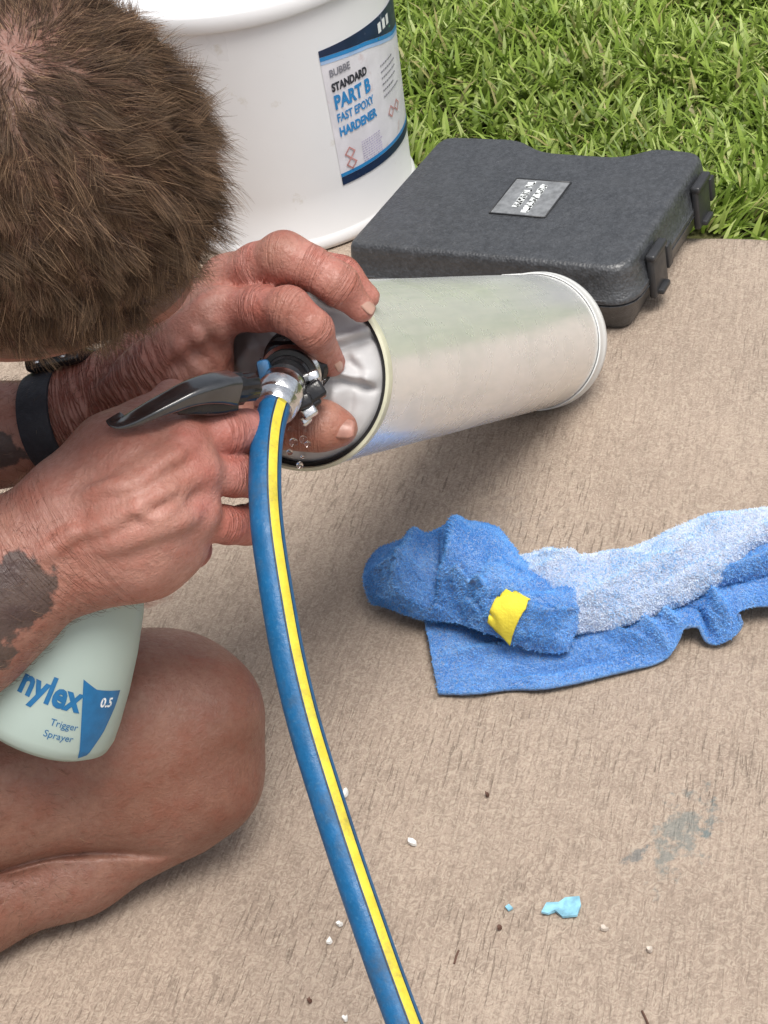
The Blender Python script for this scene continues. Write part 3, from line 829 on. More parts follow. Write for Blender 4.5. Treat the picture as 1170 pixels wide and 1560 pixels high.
# ------------------------------------------------------------------ spray bottle
SB0 = P(206, 738, .908); SB1 = P(50, 1106, .940)         # neck end and base end of its axis
BAX = nrm(SB1 - SB0); BLEN = np.linalg.norm(SB1 - SB0)
def spray_bottle():
    t = thing('spray_bottle', 'pale green spray bottle with blue print and black sprayer head gripped in the fist', 'spray bottle', tuple(SB1))
    prof = [(.012, .0), (.0125, .018), (.0150, .026), (.0225, .040), (.0300, .058), (.0355, .078), (.0395, .098), (.0418, .115), (.0425, .124), (.0415, .1290), (.036, .1330), (.02, .1335), (0, .132)]
    sc = BLEN / .1335
    prof = [(r, h * sc) for r, h in prof]
    body = lathe('bottle_body', SB0, BAX, prof, M_BOTTLE, t, 96, hint=-FW, deg=60)
    pr = np.array(prof[:10])
    x, y, a = frame(BAX, -FW)
    toward = nrm(-FW - a * (-FW @ a)); sidev = nrm(np.cross(toward, -a))      # sidev: to the right when the neck is up
    if sidev @ RV < 0: sidev = -sidev
    def S(u, h, off):
        r = np.interp(h, pr[:, 1], pr[:, 0]); th = u / .040
        return SB0 + a * h + (r + off) * (math.cos(th) * toward + math.sin(th) * sidev)
    def txt(s, size, u, h, bold, sx=1.0, mat=None):
        V, F = text_verts(s, size, 'LEFT', bold)
        from_np('lettering', np.array([S(u + vx * sx, h - vy, .0004) for vx, vy, _ in V]), F, mat or M_PRINT, body, False)
    hb = BLEN * .775
    txt('nylex', .0192, -.0090, hb + .0005, .0007, .80)
    txt('Trigger', .0052, .0125, hb + .0105, 0, .95)
    txt('Sprayer', .0052, .0115, hb + .0170, 0, .95)
    # swept star logo at the right of the word
    out = [(.016, -.017), (.026, -.0125), (.047, -.0125), (.0455, -.002), (.042, .010), (.034, .025), (.0305, .026), (.0305, .012), (.028, .002), (.0225, -.009)]
    out = [(.0145, -.0165), (.0240, -.0125), (.0420, -.0120), (.0410, -.002), (.038, .010), (.032, .024), (.0275, .026), (.0292, .016), (.0292, .006), (.0272, -.004), (.0215, -.0115)]
    out = [(u_ + .0065, h_) for u_, h_ in out]
    bm = bmesh.new(); vs = [bm.verts.new((u, h, 0)) for u, h in out]; bm.faces.new(vs)
    bmesh.ops.triangulate(bm, faces=bm.faces[:])
    for _ in range(3): bmesh.ops.subdivide_edges(bm, edges=bm.edges[:], cuts=1); bmesh.ops.triangulate(bm, faces=bm.faces[:])
    bm.verts.index_update()
    from_np('logo', np.array([S(v.co.x, hb + v.co.y, .0004) for v in bm.verts]), [tuple(v.index for v in f.verts) for f in bm.faces], M_PRINT, body, False); bm.free()
    txt('0.5', .0070, .0355, hb - .0035, .0002, 1, M_PRINTW)
    # collar and sprayer head
    lathe('neck_collar', SB0 - a * .016, BAX, [(.0, 0), (.0135, .0), (.0145, .002), (.0145, .016), (.0132, .018)], M_BLACK, t, 48, wob=lambda tt, h: 1 + .015 * np.cos(24 * tt))
    def sweep(name, pix, mat, par, n=26):
        c = catmull([(*P(p[0], p[1], p[2]), p[3], p[4]) for p in pix], 40)
        pts = c[:, :3]; T = np.gradient(pts, axis=0); T /= np.linalg.norm(T, axis=1)[:, None]
        V = []
        for i in range(len(pts)):
            sx = nrm(np.cross(-FW * .55 + UV * .85, T[i])); sy = np.cross(T[i], sx)
            for k in range(n):
                th = 2 * math.pi * k / n; cc, ss = math.cos(th), math.sin(th)
                e = .55
                V.append(pts[i] + sx * c[i, 3] * math.copysign(abs(cc) ** e, cc) + sy * c[i, 4] * math.copysign(abs(ss) ** e, ss))
        F = [(i * n + k, i * n + (k + 1) % n, (i + 1) * n + (k + 1) % n, (i + 1) * n + k) for i in range(len(pts) - 1) for k in range(n)]
        F += [tuple(range(n))[::-1], tuple(range((len(pts) - 1) * n, len(pts) * n))]
        return sharp(from_np(name, np.array(V), F, mat, par), 45)
    hd = sweep('sprayer_head', [(172, 635, .847, .0050, .0008), (183, 643, .846, .0060, .0012), (203, 639, .845, .0063, .0024), (230, 626, .845, .0065, .0030), (258, 613, .847, .0068, .0037), (292, 599, .851, .0074, .0050), (325, 592, .858, .0082, .0066), (350, 592, .866, .0084, .0082)], M_HEAD, t)
    sweep('head_skirt', [(268, 622, .853, .0050, .0018), (292, 617, .855, .0058, .0040), (325, 612, .862, .0066, .0056), (352, 606, .868, .0070, .0060)], M_BLACK, t)
    sweep('trigger', [(350, 606, .872, .0050, .0045), (346, 640, .880, .0050, .0030), (340, 690, .893, .0048, .0026), (346, 730, .903, .0048, .0024)], M_BLACK, t)
    sweep('neck', [(330, 600, .868, .0080, .0070), (270, 640, .890, .0090, .0080), (212, 725, .906, .0100, .0100)], M_BLACK, t)
    n0 = P(346, 594, .866); n1 = P(390, 588, .876); na = nrm(n1 - n0); nl = np.linalg.norm(n1 - n0)
    lathe('nozzle', n0, na, [(.0, 0), (.0075, .0), (.0080, .001), (.0080, nl * .45), (.0068, nl * .5), (.0068, nl * .9), (.0055, nl), (0.002, nl), (.002, nl - .003)], M_BLACK, t, 48, wob=lambda tt, h: 1 + .05 * np.cos(12 * tt))
    lathe('pivot_pin', P(206, 639, .842), -FW, [(0, .0012), (.0012, .001), (.0014, 0), (.0014, -.003)], M_RUBBER, t, 16)
    # dip tube seen faintly through the wall
    tube('dip_tube', [SB0 + a * .01, SB0 + a * .06 + toward * .004, SB0 + a * (BLEN - .008) + sidev * .006], .0022, M_BOTTLE, t, 12)
def mat_head():
    N = NT('scuffed_black_plastic'); co = N.coord('World')
    n = N.noise(co, 120, 4, .6)
    c = N.ramp(n, [(.35, (.014, .015, .017)), (.7, (.036, .038, .042))]); N.set(col=c, rough=.20, spec=1.0, coat=.6); N.b.inputs['Coat Roughness'].default_value = .12; N.bump(n, .1, .001); return N.m
M_HEAD = mat_head()
spray_bottle()
# ------------------------------------------------------------------ person
# signed distance prims: rounded tapered limbs, blended; meshed with sparse surface nets
def sdf_eval(p, prims):
    """prims: list of dicts in order; returns blended distance for points p (n,3)"""
    core = np.full(len(p), 1.0); limbs = {}
    for q in prims:
        if q['t'] == 'c':
            a, b, ra, rb = q['a'], q['b'], q['ra'], q['rb']
            ba = b - a; L2 = ba @ ba
            pa = p - a
            if L2 < 1e-12: d = np.linalg.norm(pa, axis=1) - ra
            else:
                h = np.clip(pa @ ba / L2, 0, 1)
                w = pa - h[:, None] * ba
                if q.get('fl') is not None:                    # flattened: squash along an axis
                    n_, s = q['fl']; c = w @ n_; w = w + n_ * (c * (s - 1))[:, None]
                d = np.linalg.norm(w, axis=1) - (ra + (rb - ra) * h)
        else:
            l = (p - q['c']) @ q['M']                          # local coordinates
            r = q['r']; k0 = np.linalg.norm(l / r, axis=1); k1 = np.linalg.norm(l / (r * r), axis=1)
            d = k0 * (k0 - 1) / np.maximum(k1, 1e-9)
        k = q['k']; g = q['g']
        if g is None:
            if q.get('sub'): core = smax(core, -d, k)
            else: core = smin(core, d, k)
        else:
            cur = limbs.get(g)
            limbs[g] = (d, q['ka']) if cur is None else ((smax(cur[0], -d, k) if q.get('sub') else smin(cur[0], d, k)), cur[1])
    res = core
    for d, ka in limbs.values(): res = np.minimum(res, smin(core, d, ka))
    return res
def smin(a, b, k):
    if k <= 0: return np.minimum(a, b)
    h = np.clip(.5 + .5 * (b - a) / k, 0, 1); return b * (1 - h) + a * h - k * h * (1 - h)
def smax(a, b, k): return -smin(-a, -b, k)

def mesh_sdf(prims, h=.002, B=24):
    S = B * h
    lo = []; hi = []; C = []; Rr = []
    for q in prims:
        if q['t'] == 'c':
            r = max(q['ra'], q['rb']); C.append((q['a'], q['b'], q['ra'], q['rb'], q.get('fl')))
            lo.append(np.minimum(q['a'], q['b']) - r * 1.0); hi.append(np.maximum(q['a'], q['b']) + r * 1.0)
        else:
            r = q['r'].max(); lo.append(q['c'] - r); hi.append(q['c'] + r)
    lo = np.array(lo); hi = np.array(hi)
    b0 = np.floor((lo.min(0) - .02) / S).astype(int); b1 = np.ceil((hi.max(0) + .02) / S).astype(int)
    gi = np.stack(np.meshgrid(*[np.arange(b0[i], b1[i]) for i in range(3)], indexing='ij'), -1).reshape(-1, 3)
    cen = (gi + .5) * S
    loc = np.stack(np.meshgrid(*[np.arange(B + 1)] * 3, indexing='ij'), -1).reshape(-1, 3)
    cellV = []; cellK = []; edges = [[], [], []]
    def key(c): c = c + 100000; return (c[:, 0].astype(np.int64) * 300000 + c[:, 1]) * 300000 + c[:, 2]
    hd = S * .87
    dist_all = []
    for bi, c in zip(gi, cen):
        m = np.all((lo - hd - .03 < c) & (hi + hd + .03 > c), 1)
        if not m.any(): continue
        rel = [prims[i] for i in np.nonzero(m)[0]]
        d0 = sdf_eval(c[None], rel)[0]
        if abs(d0) > hd * 1.6 + .012: continue
        gp = loc + bi * B
        f = sdf_eval(gp * h, rel).reshape(B + 1, B + 1, B + 1)
        if f.min() > 0 or f.max() < 0: continue
        f = np.where(f == 0, 1e-9, f); s = f < 0
        # cell vertices
        acc = np.zeros((B, B, B, 3)); cnt = np.zeros((B, B, B))
        base = bi * B
        def cross(ax):
            sl0 = [slice(None)] * 3; sl1 = [slice(None)] * 3; sl0[ax] = slice(0, B); sl1[ax] = slice(1, B + 1)
            a = f[tuple(sl0)]; b = f[tuple(sl1)]; x = s[tuple(sl0)] != s[tuple(sl1)]
            return x, np.where(x, a / np.where(x, a - b, 1), 0), s[tuple(sl0)]
        for ax in range(3):
            x, t, ins = cross(ax); o1, o2 = [i for i in range(3) if i != ax]
            for d1 in (0, 1):
                for d2 in (0, 1):
                    sl = [slice(0, B)] * 3; sl[o1] = slice(d1, B + d1); sl[o2] = slice(d2, B + d2)
                    xx = x[tuple(sl)]; tt = t[tuple(sl)]
                    cnt += xx
                    acc[..., ax] += tt * xx; acc[..., o1] += d1 * xx; acc[..., o2] += d2 * xx
            # edges owned by this block: start index < B on every axis
            sl = [slice(0, B)] * 3
            e = np.argwhere(x[tuple(sl)])
            if len(e): edges[ax].append(np.column_stack([e + base, ins[tuple(sl)][tuple(e.T)]]))
        c_ = np.argwhere(cnt > 0)
        v = acc[tuple(c_.T)] / cnt[tuple(c_.T)][:, None]
        cellV.append((c_ + base + v) * h); cellK.append(key(c_ + base))
    V = np.concatenate(cellV); K = np.concatenate(cellK)
    K, idx = np.unique(K, return_index=True); V = V[idx]
    Q = []
    for ax in range(3):
        e = np.concatenate(edges[ax]); ins = e[:, 3].astype(bool); e = e[:, :3]
        o1, o2 = [(1, 2), (2, 0), (0, 1)][ax]
        u = np.zeros(3, int); u[o1] = 1; w = np.zeros(3, int); w[o2] = 1
        ks = [key(e - u - w), key(e - w), key(e), key(e - u)]
        ii = [np.searchsorted(K, k) for k in ks]
        ok = np.ones(len(e), bool)
        for i, k in zip(ii, ks): ok &= (i < len(K)); ok &= K[np.minimum(i, len(K) - 1)] == k
        q = np.stack(ii, 1); q[~ins] = q[~ins][:, ::-1]; Q.append(q[ok])
    Q = np.concatenate(Q)
    # light Taubin smoothing
    E = np.concatenate([Q[:, [0, 1]], Q[:, [1, 2]], Q[:, [2, 3]], Q[:, [3, 0]]])
    deg = np.bincount(E.ravel(), minlength=len(V)).astype(float)
    for lam in (.5, -.52, .5, -.52):
        acc = np.zeros_like(V)
        for ax in range(3):
            acc[:, ax] = np.bincount(E[:, 0], V[E[:, 1], ax], len(V)) + np.bincount(E[:, 1], V[E[:, 0], ax], len(V))
        V = V + lam * (acc / np.maximum(deg, 1)[:, None] - V)
    return V, Q

PR = []
def PX(x, y, d): return P(x, y, d)
def rp(px, d): return px * d / FPX
def cone(a, b, ra, rb, k=.012, g=None, ka=.006, fl=None, sub=False):
    PR.append(dict(t='c', a=np.asarray(a, float), b=np.asarray(b, float), ra=ra, rb=rb, k=k, g=g, ka=ka, fl=fl, sub=sub))
def ball(c, r, k=.008, g=None, ka=.006, sub=False): cone(c, c, r, r, k, g, ka, None, sub)
def ell(c, M, r, k=.012, g=None, ka=.006, sub=False):
    PR.append(dict(t='e', c=np.asarray(c, float), M=np.asarray(M, float), r=np.asarray(r, float), k=k, g=g, ka=ka, sub=sub))
def chain(pts, k=.012, g=None, ka=.006, fl=None):
    """pts: (px, py, depth, radius in px)"""
    for p0, p1 in zip(pts[:-1], pts[1:]):
        cone(PX(*p0[:3]), PX(*p1[:3]), rp(p0[3], p0[2]), rp(p1[3], p1[2]), k, g, ka, fl)

# --- trunk and off-stage limbs (crouched at the left, leaning over the work)
pel = np.array([-.60, .85, .25]); che = np.array([-.50, .86, .50]); nek = np.array([-.35, .79, .60])
cone(pel, pel + (.0, .0, .0), .12, .12, .03); cone(pel + (0, -.08, 0), pel + (0, .08, 0), .115, .115, .04)
cone(pel, che, .12, .135, .05); cone(che + (0, -.10, 0), che + (0, .10, 0), .105, .105, .05)
cone(che, nek, .10, .065, .05)
rsh = np.array([-.47, .66, .53]); lsh = np.array([-.43, 1.02, .53])
cone(che, rsh, .08, .058, .04); cone(che, lsh, .08, .058, .04)
relb = P(-430, 1300, .93); lelb = P(-560, 800, 1.03)
cone(rsh, relb, .054, .042, .03); cone(lsh, lelb, .054, .042, .03)
# left leg folded outward, foot flat, out of the picture
lhip = pel + (.0, .08, -.02); lkn = np.array([-.44, 1.20, .34]); lan = np.array([-.52, 1.16, .05])
cone(lhip, lkn, .085, .062, .03); cone(lkn, lan, .058, .036, .03); cone(lan + (0, 0, -.015), lan + (.16, .03, -.03), .036, .022, .02)

# --- right leg: kneeling, shin on the slab
hipR = pel + (.0, -.08, -.03)
cone(hipR, PX(-260, 1150, 1.02), .092, rp(200, 1.02), .03)
chain([(-260, 1150, 1.02, 200), (0, 1160, 1.035, 160), (140, 1140, 1.045, 148)], .025)
chain([(140, 1140, 1.045, 148), (248, 1112, 1.05, 140)], .025)
cone(PX(248, 1112, 1.05), PX(258, 1168, 1.055), rp(138, 1.05), rp(134, 1.055), .025)
ball(PX(322, 1078, 1.024), rp(66, 1.03), .022)                      # patella
ball(PX(322, 1192, 1.034), rp(70, 1.04), .016); ball(PX(180, 1075, 1.012), rp(92, 1.0), .03)
chain([(255, 1214, 1.05, 98), (110, 1308, 1.048, 82), (-60, 1376, 1.037, 84), (-260, 1424, 1.035, 70)], .015, 'shin', .005)
ank = P(-560, 1470, 1.042)
cone(PX(-260, 1424, 1.035), ank, rp(70, 1.035), .034, .015, 'shin', .005)
cone(ank, ank + (-.14, .03, -.0), .034, .024, .02, 'shin')

def surf(x, y, back=0.0):
    """point of the body built so far met by the line of sight through (x, y)"""
    v = FW + (x - 585) / FPX * RV - (y - 780) / FPX * UV; L = np.linalg.norm(v); v = v / L; s = .6
    rel = PR
    for _ in range(60):
        d = sdf_eval((CP + v * s)[None], rel)[0]; s += d * .9
        if abs(d) < 5e-5 or s > 1.4: break
    return CP + v * (s + back), s / L
def surf_n(q):
    e = 1e-3; g = np.array([sdf_eval((q + np.eye(3)[i] * e)[None], PR)[0] - sdf_eval((q - np.eye(3)[i] * e)[None], PR)[0] for i in range(3)]); return nrm(g)
def vein(pts, r, up=.45, k=.004):
    """a ridge r px wide lying on the surface, up = share of its radius that stands proud"""
    c = catmull([(x, y, 0) for x, y in pts], max(4, len(pts) * 3))
    q = [surf(x, y) for x, y, _ in c]
    todo = []
    for (a, da), (b_, db) in zip(q[:-1], q[1:]):
        ra = rp(r, da); f = ra * (1 - 2 * up)
        va = nrm(a - CP); todo.append((a + va * f * 1.0, b_ + va * f * 1.0, ra))
    for a, b_, ra in todo: cone(a, b_, ra, ra, k)

# --- right arm and fist (holding the bottle neck)
chain([(-210, 1076, .905, 120), (-60, 942, .890, 110), (12, 876, .880, 101), (108, 802, .874, 90)], .02)
cone(relb, PX(-210, 1076, .905), .044, rp(120, .905), .03)
chain([(118, 765, .874, 62), (205, 706, .866, 56), (262, 672, .868, 36)], .018)
chain([(118, 795, .876, 68), (220, 755, .862, 56), (282, 718, .867, 34)], .018)
chain([(122, 830, .876, 70), (222, 802, .866, 58), (282, 780, .872, 34)], .018)
chain([(128, 850, .880, 58), (212, 842, .876, 54), (274, 830, .884, 40)], .018)
chain([(150, 858, .888, 50), (232, 860, .892, 42)], .018)               # heel of the hand
chain([(130, 755, .888, 60), (175, 690, .882, 50), (212, 660, .888, 38)], .018)   # thumb root
# knuckles
ball(PX(284, 668, .862), rp(31, .862), .010); ball(PX(306, 716, .862), rp(31, .862), .010); ball(PX(306, 778, .868), rp(29, .868), .010)
# fingers wrap to the right and away round the neck
FR = dict(
    index=[(280, 667, .868, 35), (350, 658, .878, 30.5), (378, 658, .890, 30), (380, 664, .918, 28), (345, 668, .935, 25)],
    middle=[(306, 720, .868, 33), (358, 724, .882, 29), (388, 725, .894, 28.5), (385, 728, .922, 26), (350, 733, .937, 23)],
    ring=[(300, 788, .874, 31), (346, 800, .888, 25), (376, 801, .900, 25), (372, 798, .924, 25), (340, 798, .937, 22)],
    little=[(268, 832, .890, 34), (292, 836, .912, 26), (294, 836, .930, 23), (275, 834, .938, 20), (258, 832, .940, 19)])
for n_, c in FR.items(): chain(c, .008, 'R' + n_, .003)
chain([(205, 672, .888, 36), (236, 634, .892, 26), (262, 606, .903, 22), (288, 614, .910, 20)], .010, 'Rthumb', .012)
# tendons and veins on the back of the hand
vein([(150, 768), (215, 724), (280, 680)], 10, .30, .008)
vein([(150, 795), (228, 758), (296, 722)], 10, .32, .008)
vein([(160, 830), (232, 802), (292, 782)], 10, .30, .008)
vein([(120, 760), (160, 742), (205, 738), (250, 704), (276, 690)], 5.0, .26, .005)
vein([(110, 812), (160, 800), (205, 772), (262, 745)], 5.0, .26, .005)
vein([(205, 772), (240, 792), (280, 752)], 4.2, .26, .004)
vein([(60, 850), (110, 812)], 6, .28, .006)

# --- left arm and hand (over the end of the canister)
cone(lelb, PX(-120, 680, .995), .043, rp(86, .995), .03)
chain([(-120, 680, .995, 86), (0, 662, .982, 70), (90, 642, .972, 58), (135, 626, .968, 54)], .018)
chain([(125, 632, .968, 52), (225, 566, .958, 47), (318, 490, .945, 38)], .018)
chain([(125, 618, .975, 48), (240, 552, .975, 46), (345, 436, .960, 43)], .018)
chain([(125, 618, .985, 46), (255, 545, .995, 48), (350, 430, .990, 42)], .018)
chain([(140, 636, .972, 48), (250, 600, .964, 44), (318, 556, .958, 36)], .018)
def capd(x, y, off):
    """depth of the canister end plane at (x, y), moved off metres towards the viewer"""
    v = FW + (x - 585) / FPX * RV - (y - 780) / FPX * UV
    return float(((CN - CP - CAX * off) @ CAX) / (v @ CAX))
def tip(x, y, r, gap=.0):
    d = capd(x, y, .008); return (x, y, d - rp(r, d) * .9 - gap, r)
FL = dict(
    index=[(338, 474, .940, 37), (396, 470, .922, 32), (440, 474, .912, 31), (478, 504, .914, 27), tip(505, 553, 21.5)],
    middle=[(350, 430, .955, 41), (394, 408, .936, 35.5), (434, 395, .926, 35), (474, 408, .922, 30.5), (516, 435, .924, 28), tip(550, 470, 21.5)],
    ring=[(365, 425, .985, 38), (440, 395, .965, 33), (520, 420, .950, 27), (560, 452, .955, 19)],
    little=[(345, 440, 1.005, 36), (420, 410, 1.015, 30), (500, 425, 1.02, 26)])
for n_, c in FL.items(): chain(c, .007, 'L' + n_, .008)
ball(PX(438, 468, .9055), rp(25, .91), .010, 'Lindex'); ball(PX(430, 388, .9205), rp(29, .92), .010, 'Lmiddle')
ball(PX(474, 499, .909), rp(22, .91), .008, 'Lindex'); ball(PX(514, 430, .919), rp(24, .92), .008, 'Lmiddle')
chain([(262, 600, .962, 42), (335, 632, .955, 36), (410, 646, .948, 32), (465, 647, .944, 32), (498, 649, .943, 29), (522, 653, .944, 21)], .012, 'Lthumb', .016)
# tendons and veins on the hand and forearm
vein([(175, 592), (250, 540), (318, 482)], 11, .24, .010)
vein([(190, 560), (262, 512), (330, 452)], 10, .22, .010)
vein([(180, 606), (250, 578), (305, 556)], 8, .24, .008)
vein([(200, 578), (232, 566), (262, 530), (300, 508)], 5, .32, .005)
vein([(296, 508), (318, 532), (334, 556)], 6, .36, .005)
vein([(318, 488), (336, 512), (346, 540)], 6, .36, .005)
vein([(272, 530), (294, 552), (308, 572)], 6, .34, .005)
vein([(150, 600), (185, 575), (220, 548)], 6, .3, .006)

# --- head, bowed: the whorl faces the viewer
HC = P(8, 250, .775)
HF = nrm(.70 * RV - .25 * UV + .67 * FW)
HU = .70 * RV + .18 * UV - .69 * FW; HU = nrm(HU - HF * (HU @ HF)); HR = np.cross(HF, HU)
HM = np.stack([HR, HF, HU], 1)
def hd(x, y, z): return HC + HR * x + HF * y + HU * z
SKR = np.array([.0785, .0935, .0870])
ell(HC, HM, SKR, .02)
ell(hd(0, .030, -.055), HM, (.058, .062, .066), .04)            # face mass
ell(hd(0, .055, -.098), HM, (.036, .034, .026), .03)            # chin
cone(hd(-.03, .076, .008), hd(.03, .076, .008), .017, .017, .02)  # brow
cone(hd(0, .092, -.012), hd(0, .108, -.048), .010, .014, .010)    # nose
ball(hd(.012, .094, -.050), .009, .006); ball(hd(-.012, .094, -.050), .009, .006)
cone(hd(-.020, .087, -.080), hd(.020, .087, -.080), .0075, .0075, .006); cone(hd(-.016, .086, -.090), hd(.016, .086, -.090), .008, .008, .005)
for s in (-1, 1):
    ball(hd(s * .031, .085, -.014), .012, .008, sub=True); ball(hd(s * .031, .076, -.014), .0125, .003)
    ell(hd(s * .079, -.020, -.030), HM @ np.array(((.96, 0, s * -.28), (0, 1, 0), (s * .28, 0, .96))), (.009, .018, .031), .006)
    ball(hd(s * .088, -.014, -.030), .011, .005, sub=True)
cone(hd(0, -.030, -.075), nek, .058, .064, .03)

import time as _t
_t0 = _t.time()
SV, SQ = mesh_sdf(PR, .002)
print('body', len(SV), len(SQ), round(_t.time() - _t0, 1))

def project(V):
    q = V - CP; d = q @ FW
    return 585 + FPX * (q @ RV) / d, 780 - FPX * (q @ UV) / d, d

def press_fold():
    """deep skin fold where the calf is folded under the thigh"""
    global SV
    px, py, dd = project(SV)
    line = catmull([(-120, 1368, 0), (-60, 1345, 0), (0, 1326, 0), (60, 1309, 0), (110, 1301, 0), (170, 1299, 0), (240, 1303, 0), (262, 1296, 0)], 60)[:, :2]
    m = np.nonzero((px > -160) & (px < 320) & (py > 1230) & (py < 1420) & (dd < 1.06))[0]
    q = np.stack([px[m], py[m]], 1)
    d = np.full(len(m), 1e9); tpos = np.zeros(len(m))
    for i in range(len(line) - 1):
        a, b_ = line[i], line[i + 1]; ba = b_ - a; h = np.clip((q - a) @ ba / (ba @ ba), 0, 1); e = np.linalg.norm(q - a - h[:, None] * ba, axis=1)
        w = e < d; d[w] = e[w]; tpos[w] = (i + h[w]) / (len(line) - 1)
    fade = np.clip((1 - tpos) * 2.2, 0, 1)
    push = (.0110 * np.exp(-(d / 6.5) ** 2) + .0020 * np.exp(-(d / 20.0) ** 2)) * fade
    v = SV[m] - CP; v /= np.linalg.norm(v, axis=1)[:, None]
    SV[m] += v * push[:, None]
press_fold()

def seg_dist(V, a, b):
    ba = b - a; h = np.clip((V - a) @ ba / (ba @ ba), 0, 1); return np.linalg.norm(V - a - h[:, None] * ba, axis=1), h

def paint():
    n = len(SV)
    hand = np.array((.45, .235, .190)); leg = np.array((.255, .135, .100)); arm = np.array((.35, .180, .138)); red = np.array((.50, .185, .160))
    kn = PX(150, 1150, 1.05); col = np.tile(arm, (n, 1)).astype(float)
    def blend(w, c):
        nonlocal col
        w = np.clip(w, 0, 1)[:, None]; col = col * (1 - w) + np.asarray(c) * w
    legw = np.zeros(n)
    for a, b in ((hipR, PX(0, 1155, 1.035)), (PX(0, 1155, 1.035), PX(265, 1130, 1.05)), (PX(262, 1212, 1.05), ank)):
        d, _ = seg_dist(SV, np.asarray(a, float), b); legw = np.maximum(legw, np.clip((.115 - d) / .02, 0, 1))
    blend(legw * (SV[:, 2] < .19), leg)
    # light and shade put into skin colour: paler, pinker knee top, browner knee side
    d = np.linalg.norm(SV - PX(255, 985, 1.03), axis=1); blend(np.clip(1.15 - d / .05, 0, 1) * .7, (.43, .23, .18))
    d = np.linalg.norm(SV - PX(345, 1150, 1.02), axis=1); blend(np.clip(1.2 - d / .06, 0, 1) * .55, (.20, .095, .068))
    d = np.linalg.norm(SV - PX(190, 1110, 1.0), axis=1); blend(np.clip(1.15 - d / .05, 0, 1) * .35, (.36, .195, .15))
    # hands
    for c in (PX(230, 750, .87), PX(260, 540, .95)):
        d = np.linalg.norm(SV - c, axis=1); blend(np.clip((.085 - d) / .03, 0, 1), hand)
    for dct in (FR, FL):
        for n_, c in dct.items():
            for i, (p0, p1) in enumerate(zip(c[:-1], c[1:])):
                d, h = seg_dist(SV, PX(*p0[:3]), PX(*p1[:3])); blend(np.clip((.017 - d) / .006, 0, 1) * .55, (.49, .225, .190))
            for p0 in c[1:3]:
                d = np.linalg.norm(SV - PX(*p0[:3]), axis=1); blend(np.clip(1.7 - d / .011, 0, 1) * .55, red)
            d = np.linalg.norm(SV - PX(*c[-1][:3]), axis=1); blend(np.clip(1.6 - d / .011, 0, 1) * .4, (.50, .215, .185))
    for q in ((296, 664, .848), (320, 714, .847), (322, 776, .853)):
        d = np.linalg.norm(SV - PX(*q), axis=1); blend(np.clip(1.5 - d / .010, 0, 1) * .5, red)
    blend(np.clip(1.3 - np.linalg.norm(SV - PX(500, 655, .94), axis=1) / .03, 0, 1) * .7, (.40, .20, .15))
    # scalp under the hair: roots darken it, the thin whorl stays pink
    l = (SV - HC) @ HM
    ishead = (np.linalg.norm(l / (SKR * 1.06), axis=1) < 1.10)
    hair = ishead & hair_region(l)
    blend(hair * .85, (.13, .085, .058))
    dw = np.linalg.norm(SV - WH, axis=1)
    blend(hair * np.clip(1.25 - dw / .028, 0, 1) * .7, (.26, .14, .115))
    aux = np.zeros((n, 4), np.float32); aux[:, 3] = 1
    # creases: right wrist, left wrist and thumb web
    def wr(a, b, amt, rad, lo=0, hi=1):
        d, h = seg_dist(SV, a, b)
        w = np.clip((rad - d) / .01, 0, 1) * np.clip(np.minimum(h, 1 - h) * 5, 0, 1) * amt
        m = w > aux[:, 0]; aux[m, 0] = w[m]; aux[m, 1] = (h * np.linalg.norm(b - a))[m]
    wr(PX(30, 875, .878), PX(150, 780, .87), .40, .06)
    wr(PX(60, 650, .975), PX(300, 545, .95), 1.7, .055)
    for dct in (FR, FL):
        for c in dct.values():
            for p0, p1, p2 in zip(c[:-2], c[1:-1], c[2:]):
                a = PX(*p1[:3]); u = nrm(PX(*p2[:3]) - PX(*p0[:3])); wr(a - u * .008, a + u * .008, .70, .021)
    wr(PX(440, 645, .945), PX(500, 650, .943), .25, .03)
    # tattoos
    tb = np.zeros(n)
    px, py, dd = project(SV)
    nose = np.array([mnoise.noise(Vector(v * 42)) for v in SV[::1]]) if n < 900000 else np.zeros(n)
    d, h = seg_dist(SV, PX(-210, 1120, .905), PX(110, 822, .872))
    v1 = np.clip(1.35 - np.linalg.norm(SV - PX(38, 905, .845), axis=1) / .021, 0, 1) + np.clip(1.3 - np.linalg.norm(SV - PX(-40, 985, .85), axis=1) / .030, 0, 1)
    tb = np.maximum(tb, np.clip(v1 * .75 + nose * .30, 0, 1) * (d < .055))
    d, h = seg_dist(SV, PX(-120, 680, .995), PX(95, 640, .968))
    v2 = np.clip(1.3 - np.linalg.norm(SV - PX(0, 690, .952), axis=1) / .018, 0, 1)
    tb = np.maximum(tb, np.clip(v2 * .75 + nose * .30, 0, 1) * (d < .05))
    aux[:, 2] = tb
    return col, aux

WH = HC + HM @ (SKR * nrm(HM.T @ (P(26, 92, .70) - HC)))           # whorl on the scalp
def hair_region(l):
    x, y, z = l[:, 0], l[:, 1], l[:, 2]
    line = np.where(y > .0, -.045 + .075 * np.clip(y / .085, 0, 1) ** 2.0, -.045 - .03 * np.clip(-y / .05, 0, 1))
    return z > line

